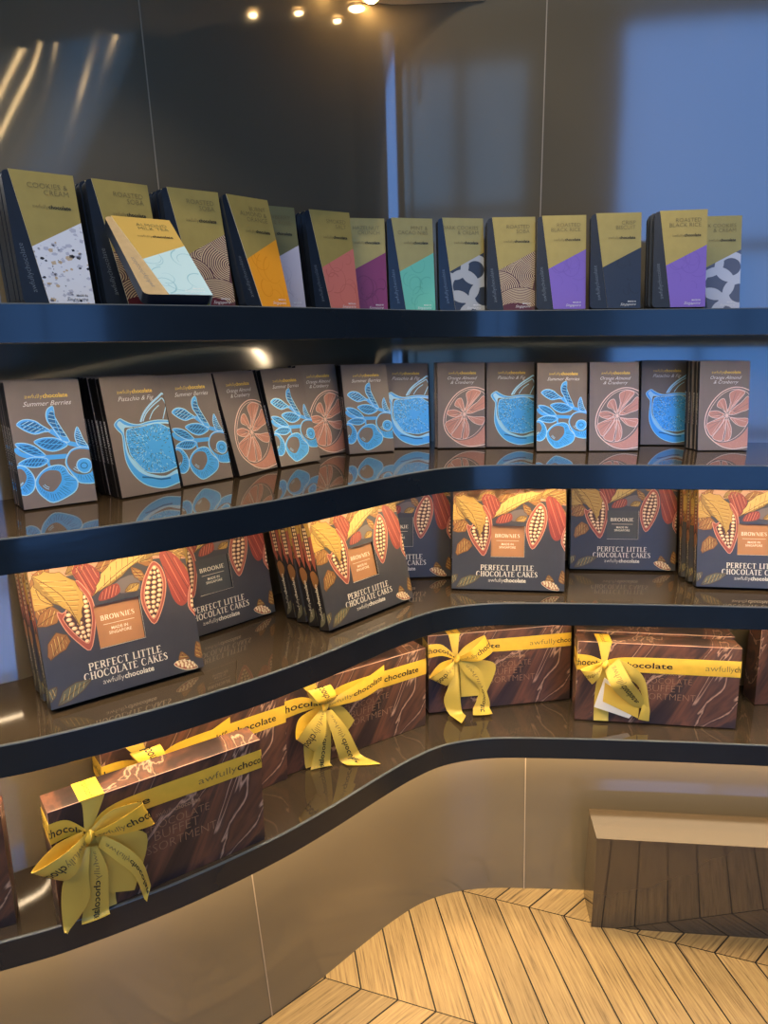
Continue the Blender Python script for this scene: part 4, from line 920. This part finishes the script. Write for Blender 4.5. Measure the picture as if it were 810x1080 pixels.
    B.serif(word, wx0 + g * .12, wx1 - g * .12, wz0 + .0360, .0066, 'cream_ink', 1)
    B.stroke([(wx0 + g * .16, wz0 + .0300), (wx1 - g * .16, wz0 + .0300)], .0006, 'cream_ink', 1)
    B.text('MADE IN', (wx0 + wx1) / 2, wz0 + .0215, 0, 'cream_ink', 1, size=.0058, off=.01); B.text('SINGAPORE', (wx0 + wx1) / 2, wz0 + .0155, 0, 'cream_ink', 1, size=.0058, off=.01)
    o = c.build('window_card', e); o['label'] = ('brown' if word == 'BROWNIES' else 'dark grey') + ' card behind the cut-out window reading ' + word
    return e
CAKES = [
 ('BROWNIES', (-.4320, .8700, 37, 15), (2, .031), 'brownies cake box, largest in view, at the left end of the third shelf'),
 ('BROOKIE', (-.3400, 1.0700, 45, 11), (0, 0), 'brookie cake box with grey window card behind the large leftmost brownies box'),
 ('BROWNIES', (-.0905, 1.1257, 47, 14.5), (3, .0275), 'brownies cake box with brown window card, front of the angled stack before the curve'),
 ('BROOKIE', (-.0760, 1.3890, 5, 8), (0, 0), 'brookie cake box half hidden in the curve, left of the middle brownies box'),
 ('BROWNIES', (.1273, 1.3301, -5.6, 11), (0, 0), 'brownies cake box facing straight out in the middle of the third shelf'),
 ('BROOKIE', (.3800, 1.4450, -5, 11), (0, 0), 'brookie cake box with grey window card between two brownies boxes at the right'),
 ('BROWNIES', (.5912, 1.3290, -7, 13), (2, .027), 'brownies cake box cut off by the right end of the third shelf')]
KP = {}
for word, (x, y, yaw, lean), (n, sp), lab in CAKES:
    if word not in KP: KP[word] = o = cake_box(word)
    else: o = copy_tree(KP[word])
    place(o, x, y, yaw, lean, SHELF_Z[3], KT); tag(o, lab, 'cake box', 'cake boxes on the third shelf')
    for k in range(n):
        c = copy_tree(o); sx, sy = shifted(x, y, yaw, lean, sp * (k + 1), random.uniform(-.002, .002) - (.006 * (k + 1) if x > .5 else 0))
        place(c, sx, sy, yaw + random.uniform(-.3, .3), lean, SHELF_Z[3], KT)
        c['label'] = 'cake box showing only its left edge, %s behind the %s' % (ORD[k], {True: 'large leftmost brownies box', False: 'angled brownies box before the curve'}[x < -.3] if x < .5 else 'brownies box at the right end')

# --- gift boxes with ribbons and bows
GW, GH, GT = .302, .162, .046
def strip(mb, ea, eb, da, db, m='ribbon_satin', crown=.0015, n=6, back='ribbon_back'):
    """ribbon between two edge lines (mm on the front face), depths in metres in front of the face; returns a surface function"""
    A = smooth_pts([(x / 1000, -d, z / 1000) for (x, z), d in zip(ea, da)], False, n); B = smooth_pts([(x / 1000, -d, z / 1000) for (x, z), d in zip(eb, db)], False, n)
    rest = lambda q: q if q[2] > .0018 else (q[0], q[1] - 1.6 * (.0018 - q[2]), .0018)
    A = [rest(q) for q in A]; B = [rest(q) for q in B]
    W = 6
    def S(s, t):
        f = s * (len(A) - 1); i = min(len(A) - 2, max(0, int(f))); f -= i
        a = Vector(A[i]).lerp(Vector(A[i + 1]), f); b = Vector(B[i]).lerp(Vector(B[i + 1]), f)
        du = Vector(A[i + 1]) - Vector(A[i]) + Vector(B[i + 1]) - Vector(B[i]); nn = (b - a).cross(du)
        nn = nn.normalized() if nn.length > 1e-12 else Vector((0, -1, 0))
        return a.lerp(b, t), nn, crown * 4 * t * (1 - t)
    rows = []; rows2 = []
    for i in range(len(A)):
        s = i / (len(A) - 1); r = []; r2 = []
        for j in range(W + 1):
            p, nn, c = S(s, j / W); sg = -1 if nn.y > 0 else 1
            r.append(p + nn * sg * c + nn * .00022); r2.append(p + nn * sg * c - nn * .00022)
        rows.append(r); rows2.append(r2)
    mb.grid(rows, m); mb.grid([list(reversed(r)) for r in rows2], back if back else m)
    for side in (0, W): mb.grid([[r[side] for r in rows], [r[side] for r in rows2]], m)
    return S
def ribbon_text(mb, S, s0, s1, tmid, hgt, layer=.0007, flip=False, parts=(('awfully', 'ink_soft', -.01), ('chocolate', 'ink_dark', .012))):
    tot = 0; G = []
    for t, m, o in parts: g = glyphs(t, o, 0); G.append((g, m, tot)); tot += g[2] - g[1] + .06
    for g, m, o in G:
        for p in g[0]:
            q = []; out_ = 0
            for px, py in p:
                u = (px - g[1] + o) / tot; s = s0 + (s1 - s0) * u; t = tmid + hgt * (py - .3) * (-1 if flip else 1)
                if not (0.02 < t < .98): q = []; break
                if s < 0 or s > 1: out_ += 1; s = min(1, max(0, s))
                P, nn, c = S(s, t)
                sg = -1 if nn.y > 0 else 1
                q.append(P + nn * sg * (c + layer))
            if q and out_ < len(q): mb.poly(q, m)
def gift_box(B=None, band=(.108, .140), kz=.118, vb=(.045, .075), end=.58):
    e = empty('gift_box'); b = MB()
    b.box((0, 0, 0), (GW, GT, GH), 'gift_agate')
    for z in (GH - .0008,): b.box((-.0003, -.0003, z), (GW + .0003, .0004, z + .0010), 'gift_edge')
    b.box((-.0003, -.0002, .10), (.0004, .0004, GH), 'gift_edge')
    A = Art(b, lambda u, v, k: (u, -k * E_, v), [(0, 0), (GW, 0), (GW, GH), (0, GH)])
    A.logo(.170, .1015, .066, 'gift_line_ink', 'gift_line_ink', 1)
    for j, (t, w) in enumerate((('CHOCOLATE', .100), ('BUFFET', .066), ('ASSORTMENT', .118))): A.text(t, .166, .0835 - .0165 * j, w, 'gift_line_ink', 1, off=-.022)
    b.build('carton', e)
    if not B: return e
    z0, z1 = band; kx = B['knot'][0][0]; kz = B['knot'][0][1]
    r = MB(); g = .0007
    S = strip(r, [(kx + 3, kz + 5), (kx + 40, z1 * 1000 - 2), (GW * 1000 * .7, z1 * 1000), (GW * 1000 + .7, z1 * 1000)], [(kx + 3, kz - 5), (kx + 40, z0 * 1000 + 2), (GW * 1000 * .7, z0 * 1000), (GW * 1000 + .7, z0 * 1000)],
              [.003, .002, g, g], [.003, .002, g, g], crown=.0006)
    for q in (end - .62, end, end + .62): ribbon_text(r, S, q - .45, q, .52, -.52)
    S = strip(r, [(-.7, z1 * 1000), (kx * .5, z1 * 1000 - 2), (kx, kz + 4)], [(-.7, z0 * 1000), (kx * .5, z0 * 1000 + 3), (kx, kz - 4)], [g, .0016, .004], [g, .0016, .004], crown=.0006)
    ribbon_text(r, S, -.9, 1.1, .5, -.62)
    r.box((-g, -g, z0), (0, GT + g, z1), 'ribbon_satin'); r.box((GW, -g, z0), (GW + g, GT + g, z1), 'ribbon_satin'); r.box((-g, GT, z0), (GW + g, GT + g, z1), 'ribbon_satin')
    SA = Art(r, lambda u, v, k: (-g - k * E_ * 2, GT - u, v), [(0, z0), (GT, z0), (GT, z1), (0, z1)]); SA.text('awfully', GT * .5, (z0 + z1) / 2 - .005, 0, 'ink_dark', 1, size=.017)
    v0, v1 = vb
    strip(r, [(v0 * 1000, GH * 1000 + .7), (v0 * 1000 + 3, GH * 1000 - 8), (kx - 4, kz)], [(v1 * 1000, GH * 1000 + .7), (v1 * 1000 - 3, GH * 1000 - 8), (kx + 4, kz)], [g, .001, .004], [g, .001, .004], crown=.0008)
    S = strip(r, [(kx - 3, kz), (v0 * 1000 + 1, kz * .6), (v0 * 1000, -.0)], [(kx + 3, kz), (v1 * 1000 - 1, kz * .6), (v1 * 1000, -.0)], [.004, .0012, g], [.004, .0012, g], crown=.0006)
    r.box((v0, -g, GH), (v1, GT + g, GH + g), 'ribbon_satin'); r.box((v0, GT, 0), (v1, GT + g, GH), 'ribbon_satin')
    TA = Art(r, lambda u, v, k: (v, u, GH + g + k * E_ * 2), [(0, v0), (GT, v0), (GT, v1), (0, v1)]); TA.text('chocolate', GT * .5, (v0 + v1) / 2 - .005, 0, 'ink_dark', 1, size=.014)
    o = r.build('ribbon_band', e, smooth=True)
    # the bow: knot with loops and tails
    k = MB(); rows = []
    for i in range(13):
        th = math.pi * i / 12; row = []
        for j in range(25):
            ph = 2 * math.pi * j / 24; f = 1 + .10 * math.sin(ph * 5 + i * .5)
            row.append((kx / 1000 + .0062 * math.sin(th) * math.cos(ph) * f, -.0135 + .0068 * math.sin(th) * math.sin(ph) * f, kz / 1000 + .0072 * math.cos(th) + .0025 * math.cos(ph)))
        rows.append(row)
    k.grid(rows, 'ribbon_satin'); knot = k.build('bow', e, smooth=True)
    for name in B:
        if name.startswith('loop'):
            ea, eb = B[name]; m = MB()
            dx, dz = ea[-1][0] - eb[-1][0], ea[-1][1] - eb[-1][1]; q = .10
            sh = lambda p: (p[0] + dx * q, p[1] + dz * q)
            A2 = list(ea) + [sh(p) for p in reversed(ea[:-1])]; B2 = list(eb) + [sh(p) for p in reversed(eb[:-1])]
            dd = [.013, .030, .020] + [.008, .010]
            S = strip(m, A2, B2, dd, dd, crown=.0010, n=8)
            ribbon_text(m, S, .05, .62, .5, .5 if 'left' in name else -.5, flip=False)
            m.build('loop', knot, smooth=True)
        elif name.startswith('tail'):
            ea, eb = B[name]; m = MB(); N = len(ea)
            dd = [[.012, .020, .016, .012, .010][:N], [.010, .013, .011, .008, .006][:N], [.012, .022, .024, .016, .012][:N]][int(name[4]) - 1]
            S = strip(m, ea, eb, dd, [d + .002 for d in dd], crown=.0012)
            if name in ('tail2', 'tail3') and B is not BOW_TAG: ribbon_text(m, S, .10, 1.0, .5, -.42)
            if B is BOW_LONG and name == 'tail1': ribbon_text(m, S, .0, .92, .5, -.42)
            m.build('tail', knot, smooth=True)
        elif name == 'flap':
            ea, eb = B[name]; m = MB(); S = strip(m, ea, eb, [.009, .007, .005], [.009, .008, .006], 'ribbon_satin', crown=.0008); m.build('tail', knot, smooth=True)
        elif name == 'card':
            m = MB(); c = M(B['card']); m.prism(c if area(c) < 0 else c[::-1], -.0088, -.0080, 'tag_white')
            gt = m.build('gift_tag', e); gt['label'] = 'white gift tag with a yellow sheet'
            m = MB(); c = M(B['sheet']); m.prism(c if area(c) < 0 else c[::-1], -.0096, -.0090, 'tag_yellow'); m.build('tag_sheet', gt)
    return e
def put(e, x, y, yaw, lean, lab, s=1.0):
    place(e, x, y, yaw, lean, SHELF_Z[4], GT); tag(e, lab, 'gift box', 'gift boxes on the lowest shelf'); return e
put(gift_box(BOW_OLIVE, (.118, .146), .1, (.040, .072), .47), -.4242, .8098, 35.2, 0, 'ribboned gift box with a wide yellow bow, nearest, at the left of the lowest shelf').scale = (.968, .95, 1.045)
long_ = put(gift_box(BOW_LONG, (.108, .140), .1, (.036, .066), .91), -.1730, 1.1453, 33.7, .5, 'ribboned gift box with a long pointed ribbon end, before the curve of the lowest shelf')
put(gift_box(BOW_WIDE, (.116, .144), .1, (.040, .066), .50), .0876, 1.3530, 10.7, 4, 'ribboned gift box with full upright bow, in the curve left of the tagged box')
put(gift_box(BOW_TAG, (.104, .136), .1, (.036, .064)), .3740, 1.3250, -7.7, 3.5, 'ribboned gift box with a white and yellow tag tucked under its bow')
put(copy_tree(long_), -.4130, .9560, 36.5, 0, 'ribboned gift box mostly hidden behind the nearest gift box at the left')
plain = put(gift_box(), .7574, 1.3800, 2.5, 2, 'plain brown gift box cut off by the right edge of the lowest shelf')
put(copy_tree(plain), .3865, 1.3860, -7.7, 2, 'plain brown gift box standing behind the box with the gift tag')
put(copy_tree(plain), -.7620, .6930, 24, 0, 'dark gift box cut off by the left edge of the lowest shelf')

# ------------------------------------------------------------------ camera
cam = bpy.data.cameras.new('camera'); co = bpy.data.objects.new('camera', cam); C.objects.link(co)
cam.sensor_fit = 'HORIZONTAL'; cam.sensor_width = 36.0; cam.lens = 36.0 * 780 / 810; cam.clip_start = .02
pitch, roll = .2384, -.00776
F = Vector((0, math.cos(pitch), -math.sin(pitch))); Uv = Vector((0, math.sin(pitch), math.cos(pitch))); Xv = Vector((1, 0, 0))
X2 = Xv * math.cos(roll) + Uv * math.sin(roll); U2 = Uv * math.cos(roll) - Xv * math.sin(roll)
co.matrix_world = Matrix(((X2.x, U2.x, -F.x, 0), (X2.y, U2.y, -F.y, 0), (X2.z, U2.z, -F.z, EYE), (0, 0, 0, 1)))
sc = bpy.context.scene; sc.camera = co
sc.view_settings.view_transform = 'Standard'; sc.view_settings.look = 'None'; sc.view_settings.gamma = 1; sc.view_settings.exposure = 0
sc.view_settings.use_curve_mapping = False
sc.cycles.max_bounces = 6; sc.cycles.sample_clamp_indirect = 4
